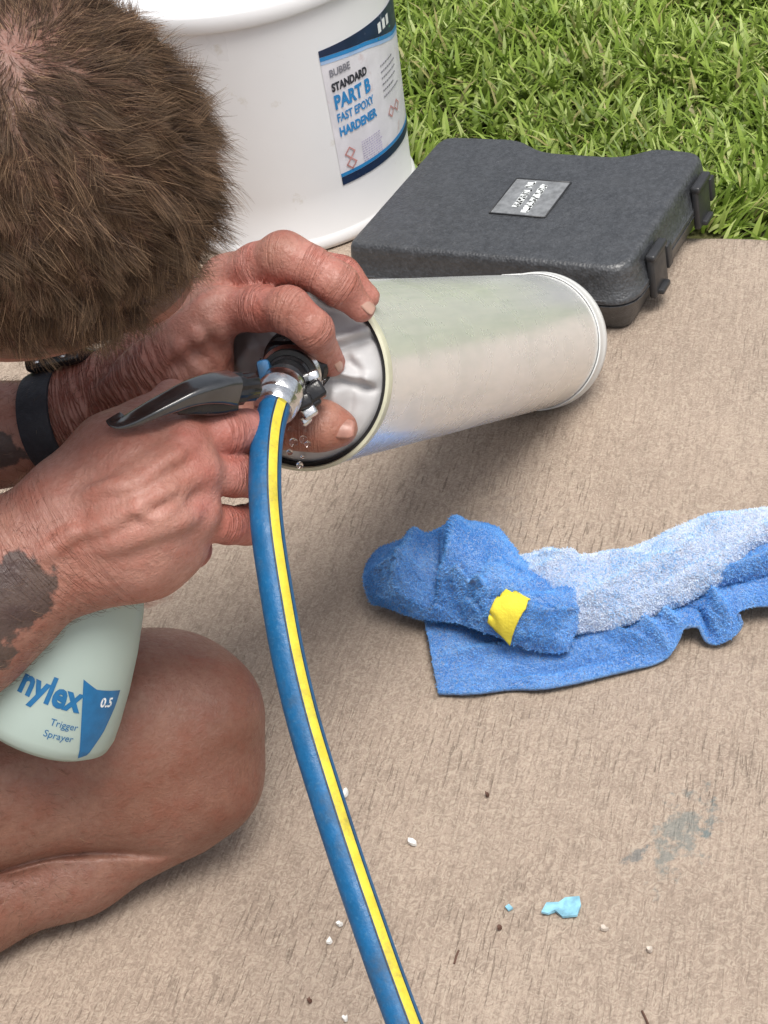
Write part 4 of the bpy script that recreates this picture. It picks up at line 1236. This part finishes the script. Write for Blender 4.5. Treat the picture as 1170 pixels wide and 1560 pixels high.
def person():
    t = bpy.data.meshes.new('person'); 
    o = from_np('person', SV, SQ, M_SKIN)
    bpy.data.meshes.remove(t)
    tag(o, 'man with short brown hair and tattooed arms kneeling over the canister with a sprayer', 'person')
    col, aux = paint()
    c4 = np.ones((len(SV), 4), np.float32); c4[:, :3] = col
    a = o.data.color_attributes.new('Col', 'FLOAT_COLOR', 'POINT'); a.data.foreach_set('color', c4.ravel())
    a = o.data.color_attributes.new('Aux', 'FLOAT_COLOR', 'POINT'); a.data.foreach_set('color', aux.ravel())
    # clothes, all beyond the left edge of the photo
    sh = [dict(q) for q in PR[:6]] + []
    def shrink(q, dr): q = dict(q); q['ra'] += dr; q['rb'] += dr; return q
    trunk = [q for q in PR[:8] if q['t'] == 'c']
    shirt = [shrink(q, .008) for q in trunk[2:4]] + [dict(t='c', a=che, b=nek + (che - nek) * .35, ra=.105, rb=.082, k=.05, g=None, ka=0),
             dict(t='c', a=che, b=rsh, ra=.088, rb=.066, k=.04, g=None, ka=0), dict(t='c', a=che, b=lsh, ra=.088, rb=.066, k=.04, g=None, ka=0),
             dict(t='c', a=rsh, b=rsh + (relb - rsh) * .45, ra=.064, rb=.060, k=.03, g=None, ka=0), dict(t='c', a=lsh, b=lsh + (lelb - lsh) * .45, ra=.064, rb=.060, k=.03, g=None, ka=0)]
    V, Q = mesh_sdf(shirt, .006); from_np('shirt', V, Q, M_SHIRT, o)
    sho = [shrink(q, .010) for q in trunk[:2]] + [dict(t='c', a=pel, b=pel + (che - pel) * .2, ra=.131, rb=.128, k=.05, g=None, ka=0),
           dict(t='c', a=hipR, b=hipR + (PX(-260, 1150, 1.02) - hipR) * .8, ra=.103, rb=.098, k=.03, g=None, ka=0), dict(t='c', a=lhip, b=lhip + (lkn - lhip) * .6, ra=.095, rb=.085, k=.03, g=None, ka=0)]
    V, Q = mesh_sdf(sho, .006); from_np('shorts', V, Q, M_SHORTS, o)
    # finger nails in view
    def nail(c, fdir, ndir, w, l):
        f = nrm(fdir); nn = nrm(ndir - f * (np.asarray(ndir) @ f)); s = np.cross(f, nn)
        V = []; nu, nv = 10, 10
        for j in range(nv + 1):
            for i in range(nu + 1):
                a = (i / nu * 2 - 1); b = (j / nv * 2 - 1)
                sx = math.sqrt(max(0, 1 - abs(b) ** 3.5 * .55))
                V.append(c + s * a * w * sx + f * b * l + nn * (-.38 * w * (a * sx) ** 2 - .10 * l * b * b + .0004))
        F = [(j * (nu + 1) + i, j * (nu + 1) + i + 1, (j + 1) * (nu + 1) + i + 1, (j + 1) * (nu + 1) + i) for j in range(nv) for i in range(nu)]
        b_ = from_np('fingernail', np.array(V), F, M_NAIL, o)
        m = b_.modifiers.new('thick', 'SOLIDIFY'); m.thickness = .0006
    return o, nail
PERSON, NAIL = person()
def nail_at(px, py, fdir, nbias, w, l):
    q, d = surf(px, py); n_ = nrm(surf_n(q) + np.asarray(nbias)); NAIL(q - n_ * .0004, fdir, n_, w, l)
fm = nrm(PX(*FL['middle'][-1][:3]) - PX(*FL['middle'][-2][:3]))
nail_at(562, 461, fm, .5 * RV, .0046, .0060)
fi = nrm(PX(*FL['index'][-1][:3]) - PX(*FL['index'][-2][:3]))
nail_at(520, 552, fi, .5 * RV, .0042, .0054)
nail_at(520, 650, nrm(RV - .10 * UV), .25 * UV, .0058, .0072); bpy.data.objects[[o.name for o in PERSON.children if o.name.startswith('fingernail')][-1]].data.materials[0] = M_NAILD

def hair():
    n = 70000
    # points on the skull ellipsoid within the hair region
    d = rng.normal(size=(n * 3, 3)); d /= np.linalg.norm(d, axis=1)[:, None]
    l = d * SKR
    m = hair_region(l); l = l[m]; d = d[m]
    w = HC + l @ HM.T
    dw = np.linalg.norm(w - WH, axis=1)
    thin = rng.random(len(l)) < np.clip((dw + .012) / .032, .48, 1.0)
    l = l[thin][:n]; w = w[thin][:n]; dw = dw[thin][:n]; n = len(l)
    nor = (l / SKR ** 2); nor /= np.linalg.norm(nor, axis=1)[:, None]; nor = nor @ HM.T
    # flow: away from the whorl with a slight swirl
    fl = w - WH; fl -= nor * np.sum(fl * nor, 1)[:, None]; fl /= np.linalg.norm(fl, axis=1)[:, None] + 1e-9
    sw = np.cross(nor, fl); fl = fl + .28 * sw
    # clumps
    nc = 1500; ci = rng.choice(n, nc, replace=False); cw = w[ci]
    cid = np.zeros(n, int)
    for s in range(0, n, 2000):
        dd = ((w[s:s + 2000, None, :] - cw[None]) ** 2).sum(-1); cid[s:s + 2000] = dd.argmin(1)
    cdir = rng.normal(size=(nc, 3)) * .55; clen = rng.uniform(.75, 1.25, nc)
    fl = fl + cdir[cid] * (.5 + .5 * rng.random((n, 1)))
    fl = fl + rng.normal(size=(n, 3)) * .24
    fl /= np.linalg.norm(fl, axis=1)[:, None]
    front = np.clip(l[:, 1] / .08, 0, 1)
    L = rng.uniform(.009, .022, n) * clen[cid] * (1 + .22 * front) * np.clip(.55 + dw / .06, .55, 1.0)
    side = np.clip((.012 - l[:, 2]) / .045, 0, 1); L *= 1 - .78 * side
    lift = rng.uniform(.10, .48, n) * (1 + .3 * front) * (1 - .5 * side) + .12 * rng.normal(size=nc)[cid]
    K = 7
    pts = np.zeros((n, K, 3)); p = w - nor * .001
    # strand end point drawn towards its clump's end
    for k in range(K):
        pts[:, k] = p
        t = k / (K - 1)
        v = fl + nor * (lift * (1 - .85 * t))[:, None] + np.array([0, 0, -1]) * (.10 * t)
        v /= np.linalg.norm(v, axis=1)[:, None]
        p = p + v * (L / (K - 1))[:, None]
    end = np.zeros((nc, 3)); np.add.at(end, cid, pts[:, -1]); cntc = np.bincount(cid, minlength=nc)[:, None]; end /= np.maximum(cntc, 1)
    for k in range(K):
        t = (k / (K - 1)) ** 1.4 * .42
        cen = np.zeros((nc, 3)); np.add.at(cen, cid, pts[:, k]); cen /= np.maximum(cntc, 1)
        pts[:, k] = pts[:, k] * (1 - t) + cen[cid] * t
    # never sink into the scalp
    q = (pts.reshape(-1, 3) - HC) @ HM; rr = np.linalg.norm(q / SKR, axis=1); lim = 1.0 + .012 * np.tile(np.arange(K) / (K - 1), n) * 1.5
    s = np.maximum(1, lim / rr); q = q * s[:, None]; pts = HC + q @ HM.T
    cu = bpy.data.hair_curves.new('hair'); cu.add_curves([K] * n)
    cu.attributes['position'].data.foreach_set('vector', pts.astype(np.float32).ravel())
    ra = cu.attributes.new('radius', 'FLOAT', 'POINT')
    rad = np.tile(np.linspace(1, .25, K), n) * np.repeat(rng.uniform(.00006, .00012, n), K)
    ra.data.foreach_set('value', rad.astype(np.float32))
    ob = bpy.data.objects.new('hair', cu); COL.objects.link(ob); cu.materials.append(M_HAIR); ob.parent = PERSON
    # fine hairs on the forearms and the shin
    px, py, dd = project(SV)
    vn = np.zeros(len(SV) * 3, np.float32); PERSON.data.vertex_normals.foreach_get('vector', vn); vn = vn.reshape(-1, 3)
    def band(a, b_, rad):
        d, h = seg_dist(SV, a, b_); return np.nonzero((d < rad) & (h > .02) & (h < .98))[0], nrm(b_ - a)
    P2 = []
    for a, b_, rad, cnt in ((PX(-210, 1076, .905), PX(130, 795, .874), .055, 1500), (PX(-120, 680, .995), PX(200, 580, .955), .050, 1300), (PX(110, 1308, 1.048), PX(-260, 1424, 1.035), .05, 900), (PX(-260, 1150, 1.02), PX(140, 1140, 1.045), .085, 900)):
        idx, ax = band(np.asarray(a), np.asarray(b_), rad)
        if not len(idx): continue
        k = rng.choice(idx, min(cnt, len(idx)), replace=False); nn_ = vn[k]; q = SV[k] + rng.normal(size=(len(k), 3)) * .0006
        f = ax * .8 + rng.normal(size=(len(k), 3)) * .45 + np.array([0, 0, -.35]); f -= nn_ * np.sum(f * nn_, 1)[:, None]; f /= np.linalg.norm(f, axis=1)[:, None]
        L2 = rng.uniform(.004, .010, len(k))[:, None]
        P2.append(np.stack([q - nn_ * .0008, q + (f * .45 + nn_ * .22) * L2, q + (f * .9 + nn_ * .26) * L2], 1))
    P2 = np.concatenate(P2); cu = bpy.data.hair_curves.new('body_hair'); cu.add_curves([3] * len(P2))
    cu.attributes['position'].data.foreach_set('vector', P2.astype(np.float32).ravel())
    ra = cu.attributes.new('radius', 'FLOAT', 'POINT'); ra.data.foreach_set('value', np.tile(np.array([.00006, .00005, .00002], np.float32), len(P2)))
    ob = bpy.data.objects.new('body_hair', cu); COL.objects.link(ob); cu.materials.append(M_HAIR); ob.parent = PERSON
hair()

# ------------------------------------------------------------------ wrist watch
def watch():
    a = PX(86, 642, .972); ax = nrm(PX(135, 628, .964) - PX(-40, 666, .985))
    t = thing('wristwatch', 'black wristwatch with a dark fabric strap on the wrist behind the fist', 'watch', tuple(a))
    x, y, _ = frame(ax, -FW)
    x = nrm(UV - ax * (UV @ ax)); y = np.cross(ax, x)
    R0 = rp(70, .97)
    V = []; n = 64; prof = [(-.0095, .0004), (-.0092, .0020), (-.0070, .0026), (.0070, .0026), (.0092, .0020), (.0095, .0004)]
    for h, e in prof:
        for i in range(n):
            th = 2 * math.pi * i / n; V.append(a + ax * h + (R0 + .0005 + e) * (x * math.cos(th) * 1.02 + y * math.sin(th) * 1.0))
    F = [(j * n + i, j * n + (i + 1) % n, (j + 1) * n + (i + 1) % n, (j + 1) * n + i) for j in range(len(prof) - 1) for i in range(n)]
    sharp(from_np('strap', np.array(V), F, M_STRAP, t), 40)
    up = nrm(x * .93 - y * .0 + 0 * ax); s = np.cross(ax, up)
    c = a + up * (R0 + .0065) + ax * .0105
    M = basis(c, ax, s, up)
    cs = rbox('watch_case', (.034, .032, .0095), M_BLACK, t, M, .0035, 4)
    rbox('screen', (.028, .026, .001), M_SCREEN, cs, M, .0005, 2, (0, 0, .0049))
    for k in (-1, 1): rbox('button', (.004, .0035, .0028), M_CHROME, cs, M, .001, 2, (k * .008, .0165, 0))
    rbox('buckle', (.020, .022, .0025), M_BLACK, t, basis(a - up * (R0 + .004), ax, s, -up), .001, 2)
M_SCREEN = simple('dark_glass', (.01, .01, .012), .08, var=.1, coat=.5)
watch()
# ------------------------------------------------------------------ towel
def towel():
    t = thing('cleaning_cloth', 'crumpled blue microfibre cloth with a faded side and yellow tag, lying on the concrete', 'cloth', tuple(G(900, 930)))
    TOPS = []
    def sheet(name, rows, mat, nu=110, nv=40, thick=.0022, amp=.003, seed=0, edge=True, par=t, creases=()):
        rs = [catmull([(*r[:2], r[2] if len(r) > 2 else .006) for r in row], nu) for row in rows]
        A = np.array(rs)                                       # rows, nu, 3
        cols = np.array([catmull(A[:, i], nv) for i in range(nu)])   # nu, nv, 3
        W_ = np.zeros((nv, nu, 3))
        for j in range(nv):
            for i in range(nu):
                px, py, z = cols[i, j]
                W_[j, i] = G(px, py, max(z, .0035))
        PXY = cols.transpose(1, 0, 2)[..., :2]
        lift = np.zeros((nv, nu))
        for (x0, y0), (x1, y1), A_, w_ in creases:
            e0 = np.array((x0, y0)); ee = np.array((x1, y1)) - e0; L_ = np.linalg.norm(ee)
            tt = ((PXY - e0) @ ee) / L_ ** 2; s_ = np.abs((PXY - e0) @ np.array((-ee[1], ee[0])) / L_)
            win = np.clip((tt + .15) / .3, 0, 1) * np.clip((1.15 - tt) / .3, 0, 1)
            lift += 1.7 * A_ * win * np.maximum(np.exp(-s_ / w_) , 0)
        W_[..., 2] += lift
        # smooth wrinkles along the surface normal
        du = np.gradient(W_, axis=1); dv = np.gradient(W_, axis=0); nn = np.cross(du, dv); nn /= np.linalg.norm(nn, axis=2)[..., None] + 1e-12
        if nn[..., 2].mean() < 0: nn = -nn
        for j in range(nv):
            for i in range(nu):
                v = Vector(W_[j, i]); u1 = v * 38 + Vector((seed, 0, 0)); u2 = v * 120 + Vector((0, seed, 0)); u3 = v * 420
                r1 = 1 - abs(mnoise.noise(u1)) * 2.2
                h = amp * (r1 * .75 + mnoise.noise(u1 * .6) * .7) + amp * .42 * (1 - 2 * abs(mnoise.noise(u2))) + .00035 * mnoise.noise(u3)
                e = min(i, nu - 1 - i) / nu; f = min(j, nv - 1 - j) / nv
                W_[j, i] += nn[j, i] * h * (.35 + .65 * min(1, min(e, f) * 8))
                if edge and min(e, f) < .02: W_[j, i] += nn[j, i] * .0005 * mnoise.noise(v * 700)
        W_[..., 2] = np.maximum(W_[..., 2], .0024)
        TOPS.append((W_.copy(), nn.copy(), mat))
        top = W_.reshape(-1, 3); bot = (W_ - nn * thick).reshape(-1, 3).copy(); bot[:, 2] = np.maximum(bot[:, 2], .0004)
        V = np.concatenate([top, bot]); n0 = nu * nv
        I = np.arange(n0).reshape(nv, nu)
        q = np.stack([I[:-1, :-1], I[:-1, 1:], I[1:, 1:], I[1:, :-1]], -1).reshape(-1, 4)
        F = [q, q[:, ::-1] + n0]
        for line in (I[0], I[-1][::-1], I[:, 0][::-1], I[:, -1]):
            F.append(np.stack([line[:-1], line[:-1] + n0, line[1:] + n0, line[1:]], 1))
        F = np.concatenate(F)
        o = from_np(name, V, F, mat, par)
        bm = bmesh.new(); bm.from_mesh(o.data); bmesh.ops.recalc_face_normals(bm, faces=bm.faces[:]); bm.to_mesh(o.data); bm.free()
        return o, W_, nn
    sheet('lower_fold', [
        [(640, 925, .006), (760, 925, .010), (900, 930, .012), (1010, 905, .012), (1090, 870, .014), (1190, 835, .016), (1280, 810, .016)],
        [(652, 972, .008), (760, 985, .010), (890, 975, .011), (1000, 940, .014), (1075, 905, .018), (1180, 868, .022), (1280, 850, .020)],
        [(660, 1015, .007), (760, 1022, .008), (840, 1012, .008), (960, 985, .010), (1030, 945, .020), (1062, 925, .012), (1085, 935, .020), (1122, 905, .024), (1200, 888, .022), (1280, 880, .02)],
        [(668, 1057, .004), (720, 1056, .006), (780, 1049, .005), (835, 1047, .007), (930, 1026, .006), (1006, 1008, .005), (1030, 985, .010), (1044, 958, .018), (1066, 955, .016), (1082, 980, .006), (1106, 978, .007), (1128, 958, .014), (1124, 936, .020), (1148, 925, .018), (1200, 922, .016), (1280, 915, .014)]], M_TOWEL, 260, 70, seed=3, amp=.0017, creases=[((700, 1000), (860, 985), .004, 7), ((760, 1035), (940, 1000), -.003, 8), ((900, 960), (990, 985), .005, 8), ((960, 935), (1015, 985), .006, 8), ((1000, 930), (1035, 960), .006, 7), ((1080, 900), (1110, 950), .006, 7), ((690, 1040), (840, 1030), .0015, 4)])
    sheet('faded_fold', [
        [(770, 850, .012), (800, 845, .018), (835, 838, .024), (885, 853, .022), (950, 842, .024), (1008, 815, .028), (1075, 787, .032), (1130, 782, .034), (1190, 776, .036), (1280, 765, .036)],
        [(775, 868, .030), (835, 858, .038), (890, 872, .036), (950, 862, .040), (1010, 836, .044), (1075, 806, .048), (1140, 796, .050), (1200, 788, .050), (1280, 776, .05)],
        [(790, 905, .034), (850, 905, .040), (910, 915, .038), (960, 900, .042), (1020, 872, .046), (1080, 842, .050), (1140, 815, .052), (1200, 802, .052), (1280, 790, .05)],
        [(800, 950, .022), (850, 958, .022), (910, 955, .022), (960, 944, .024), (1020, 920, .026), (1060, 900, .028), (1110, 872, .032), (1150, 840, .036), (1200, 826, .036), (1280, 815, .036)],
        [(800, 966, .014), (850, 968, .014), (910, 961, .014), (960, 950, .015), (1015, 930, .016), (1062, 905, .018), (1110, 882, .020), (1155, 850, .022), (1205, 838, .022), (1280, 825, .022)]], M_TOWELW, 240, 90, seed=9, amp=.0019, creases=[((800, 880), (960, 850), .005, 7), ((880, 930), (1060, 830), .006, 8), ((960, 900), (1150, 800), -.006, 8), ((1000, 925), (1120, 855), .004, 6), ((900, 950), (980, 925), .003, 6), ((1080, 800), (1180, 785), .004, 8), ((830, 850), (880, 870), .005, 8), ((1040, 830), (1010, 880), -.004, 6)])
    sheet('side_fold', [
        [(1085, 878, .026), (1120, 858, .032), (1150, 828, .040), (1190, 800, .044), (1280, 790, .044)],
        [(1090, 888, .028), (1130, 872, .034), (1165, 850, .040), (1210, 830, .042), (1280, 820, .042)],
        [(1095, 898, .020), (1140, 888, .022), (1180, 872, .026), (1220, 858, .028), (1280, 850, .028)]], M_TOWEL, 80, 40, seed=5, amp=.002, creases=[((1100, 885), (1180, 850), .005, 7)])
    hump, W_, nn = sheet('bunched_fold', [
        [(557, 866, .006), (580, 836, .014), (640, 819, .022), (702, 798, .030), (752, 802, .032), (782, 832, .030), (802, 858, .034), (848, 880, .036), (893, 894, .034)],
        [(555, 878, .016), (588, 850, .032), (644, 832, .042), (704, 812, .052), (748, 822, .052), (778, 854, .048), (806, 882, .048), (850, 900, .046), (891, 908, .036)],
        [(556, 892, .022), (600, 872, .044), (655, 862, .052), (705, 852, .062), (742, 866, .064), (775, 893, .060), (812, 914, .054), (850, 926, .046), (887, 928, .034)],
        [(560, 906, .016), (606, 906, .036), (655, 912, .036), (700, 906, .042), (738, 918, .052), (775, 936, .048), (812, 952, .040), (848, 960, .032), (880, 950, .026)],
        [(567, 918, .006), (612, 936, .014), (656, 946, .016), (700, 950, .022), (742, 966, .028), (782, 984, .022), (816, 991, .018), (848, 995, .016), (866, 992, .016)]], M_TOWEL, 260, 150, seed=1, amp=.0020,
        creases=[((640, 820), (600, 900), .008, 9), ((700, 805), (672, 900), .010, 10), ((672, 830), (655, 930), -.010, 11), ((740, 830), (700, 930), -.008, 11), ((700, 900), (770, 975), .006, 7), ((690, 885), (740, 900), .010, 9),
                 ((720, 900), (740, 945), -.007, 7), ((745, 905), (860, 890), -.004, 8), ((790, 985), (880, 930), .004, 6), ((800, 930), (870, 950), .004, 7), ((570, 880), (640, 870), .006, 9), ((590, 915), (680, 935), .006, 7)])
    # yellow tag follows the bunched fold
    pp = np.stack(project(W_.reshape(-1, 3))[:2], 1)
    flatW = W_.reshape(-1, 3); flatN = nn.reshape(-1, 3)
    def on(px, py):
        i = np.argsort((pp[:, 0] - px) ** 2 + (pp[:, 1] - py) ** 2)[:6]
        return flatW[i].mean(0) + flatN[i].mean(0) * .0022
    qa, qb, qc, qd = (770, 898), (808, 916), (779, 980), (746, 944)
    V = []; nu, nv = 14, 20
    for j in range(nv + 1):
        for i in range(nu + 1):
            u = i / nu; v = j / nv
            a = np.array(qa) * (1 - u) + np.array(qb) * u; b = np.array(qd) * (1 - u) + np.array(qc) * u; q = a * (1 - v) + b * v
            q = q + np.array((math.sin(v * 3.1) * -5, 0)); V.append(on(*q))
    V = np.array(V)
    Vg = V.reshape(nv + 1, nu + 1, 3)
    for _ in range(3):
        Vg[1:-1, 1:-1] = (Vg[:-2, 1:-1] + Vg[2:, 1:-1] + Vg[1:-1, :-2] + Vg[1:-1, 2:]) / 4
    F = [(j * (nu + 1) + i, j * (nu + 1) + i + 1, (j + 1) * (nu + 1) + i + 1, (j + 1) * (nu + 1) + i) for j in range(nv) for i in range(nu)]
    o = from_np('yellow_tag', Vg.reshape(-1, 3), F, M_TAG, t); m = o.modifiers.new('thick', 'SOLIDIFY'); m.thickness = .0014; m.offset = 0
    # terry pile: short loops standing on every face of the cloth
    for mat_, dens, mt in ((M_TOWEL, 60, M_PILEB), (M_TOWELW, 60, M_PILEW)):
        P_ = []; N_ = []
        for W2, n2, mm in TOPS:
            if mm is not mat_: continue
            a = W2[:-1, :-1].reshape(-1, 3); b1 = W2[:-1, 1:].reshape(-1, 3) - a; b2 = W2[1:, :-1].reshape(-1, 3) - a
            ar = np.linalg.norm(np.cross(b1, b2), axis=1); k = rng.poisson(ar * 1.5e6)
            idx = np.repeat(np.arange(len(a)), k); u = rng.random((len(idx), 1)); v = rng.random((len(idx), 1))
            P_.append(a[idx] + b1[idx] * u + b2[idx] * v); N_.append(n2[:-1, :-1].reshape(-1, 3)[idx])
        P_ = np.concatenate(P_); N_ = np.concatenate(N_); n = len(P_)
        clump = np.array([mnoise.noise_vector(Vector(q * 330))[:] for q in P_])
        dr = N_ + clump * .9 + rng.normal(size=(n, 3)) * .35; dr /= np.linalg.norm(dr, axis=1)[:, None]
        L_ = rng.uniform(.0006, .0012, n)[:, None]
        bend = rng.normal(size=(n, 3)) * .0005
        pts = np.stack([P_ - N_ * .0003, P_ + dr * L_ * .55, P_ + dr * L_ + bend], 1); pts[..., 2] = np.maximum(pts[..., 2], .0003)
        cu = bpy.data.hair_curves.new('pile'); cu.add_curves([3] * n)
        cu.attributes['position'].data.foreach_set('vector', pts.astype(np.float32).ravel())
        ra = cu.attributes.new('radius', 'FLOAT', 'POINT'); ra.data.foreach_set('value', np.tile(np.array([.00016, .00016, .0001], np.float32), n))
        ob = bpy.data.objects.new('pile', cu); COL.objects.link(ob); cu.materials.append(mt); ob.parent = t; ob.matrix_parent_inverse = Matrix.Translation(t.location).inverted(); ob['kind'] = 'stuff'
        print('pile', n)
towel()

# ------------------------------------------------------------------ chips and crumbs on the slab
def chip(name, label, cat, pts, mat, th=.0012, group=None, curl=.001, seed=0):
    c = np.mean(pts, 0); q = [G(*p)[:2] for p in pts]; cc = np.mean(q, 0)
    r = random.Random(seed); n = len(q)
    t = bpy.data.meshes.new(name); V = []
    top = []; bot = []
    for i, p in enumerate(q):
        z = th + r.uniform(0, curl)
        top.append((p[0] - cc[0], p[1] - cc[1], z + .0004)); bot.append((p[0] - cc[0], p[1] - cc[1], z - th * .8))
    V = top + bot + [(0, 0, th * .9 + .0006), (0, 0, .0002)]
    F = [(i, (i + 1) % n, 2 * n) for i in range(n)] + [(n + (i + 1) % n, n + i, 2 * n + 1) for i in range(n)] + [(n + i, n + (i + 1) % n, (i + 1) % n, i) for i in range(n)]
    o = from_np(name, np.array(V), F, mat, None, False); bpy.data.meshes.remove(t)
    bm = bmesh.new(); bm.from_mesh(o.data); bmesh.ops.recalc_face_normals(bm, faces=bm.faces[:]); bm.to_mesh(o.data); bm.free()
    o.location = (cc[0], cc[1], .0003)
    return tag(o, label, cat, group)
chip('paint_chip', 'large curled blue paint chip lying alone on the open concrete', 'paint chip',
     [(826, 1396), (834, 1382), (852, 1378), (862, 1371), (884, 1372), (886, 1384), (880, 1400), (858, 1401), (846, 1392), (836, 1397)], M_CHIPB, .0016, None, .0022, 2)
chip('paint_chip', 'tiny pale blue paint speck just left of the large blue chip', 'paint chip', [(770, 1384), (776, 1380), (782, 1386), (775, 1390)], M_CHIPB, .001, None, .0005, 3)
def speck(px, py, a, b, ang, label, mat, name='white_fleck', cat='fleck', seed=0, group='white flecks on the concrete'):
    r = random.Random(seed); pts = []
    for k in range(8):
        t = k / 8 * 6.283; rr = r.uniform(.5, 1.0); x = a * rr * math.cos(t); y = b * rr * math.sin(t)
        pts.append((px + x * math.cos(ang) - y * math.sin(ang), py + x * math.sin(ang) + y * math.cos(ang)))
    return chip(name, label, cat, pts, mat, .0022, group, .001, seed)
SP = [(527, 1212, 5, 7, .3, 'round white fleck touching the right side of the hose'), (629, 1287, 11, 4.5, .35, 'elongated white fleck on the concrete right of the hose'),
      (503, 1437, 5, 6, .2, 'white fleck on the concrete just left of the lower hose'), (518, 1411, 6, 4, .0, 'white fleck half tucked under the left side of the hose'),
      (600, 1447, 6, 4, .1, 'pale fleck at the right side of the lower hose'), (527, 1555, 5, 5, .1, 'white fleck at the bottom edge of the photo, left of the hose'),
      (921, 1418, 8, 4, .1, 'pale oval fleck below and right of the blue chip'), (990, 1450, 6, 5, -.4, 'faint pale fleck lowest to the right of the blue chip'),]
for i, s in enumerate(SP): speck(*s, M_CHIPW if i in (0, 1, 2, 3, 5) else M_CHIPF, seed=20 + i)
BR_ = [(743, 1214, 4, 4, .1, 'small dark brown crumb above the blue chip'), (762, 1417, 6, 3, -.4, 'brown crumb just below left of the blue chip'),
       (473, 1528, 4, 4, .1, 'small brown crumb left of the hose at the bottom')]
for i, s in enumerate(BR_): speck(*s, M_BROWN, 'brown_crumb', 'crumb', 50 + i, 'brown crumbs on the concrete')
def twig(pix, label, r=.0006):
    pts = catmull([G(x, y, .0011) for x, y in pix], 10)
    o = tube('twig', pts, r, M_BROWN, None, 8); tag(o, label, 'twig')
twig([(978, 1540), (983, 1550), (988, 1562)], 'thin dark curved twig at the bottom edge of the concrete')
twig([(692, 1468), (696, 1454), (699, 1448)], 'short dark straw lying right of the lower hose')
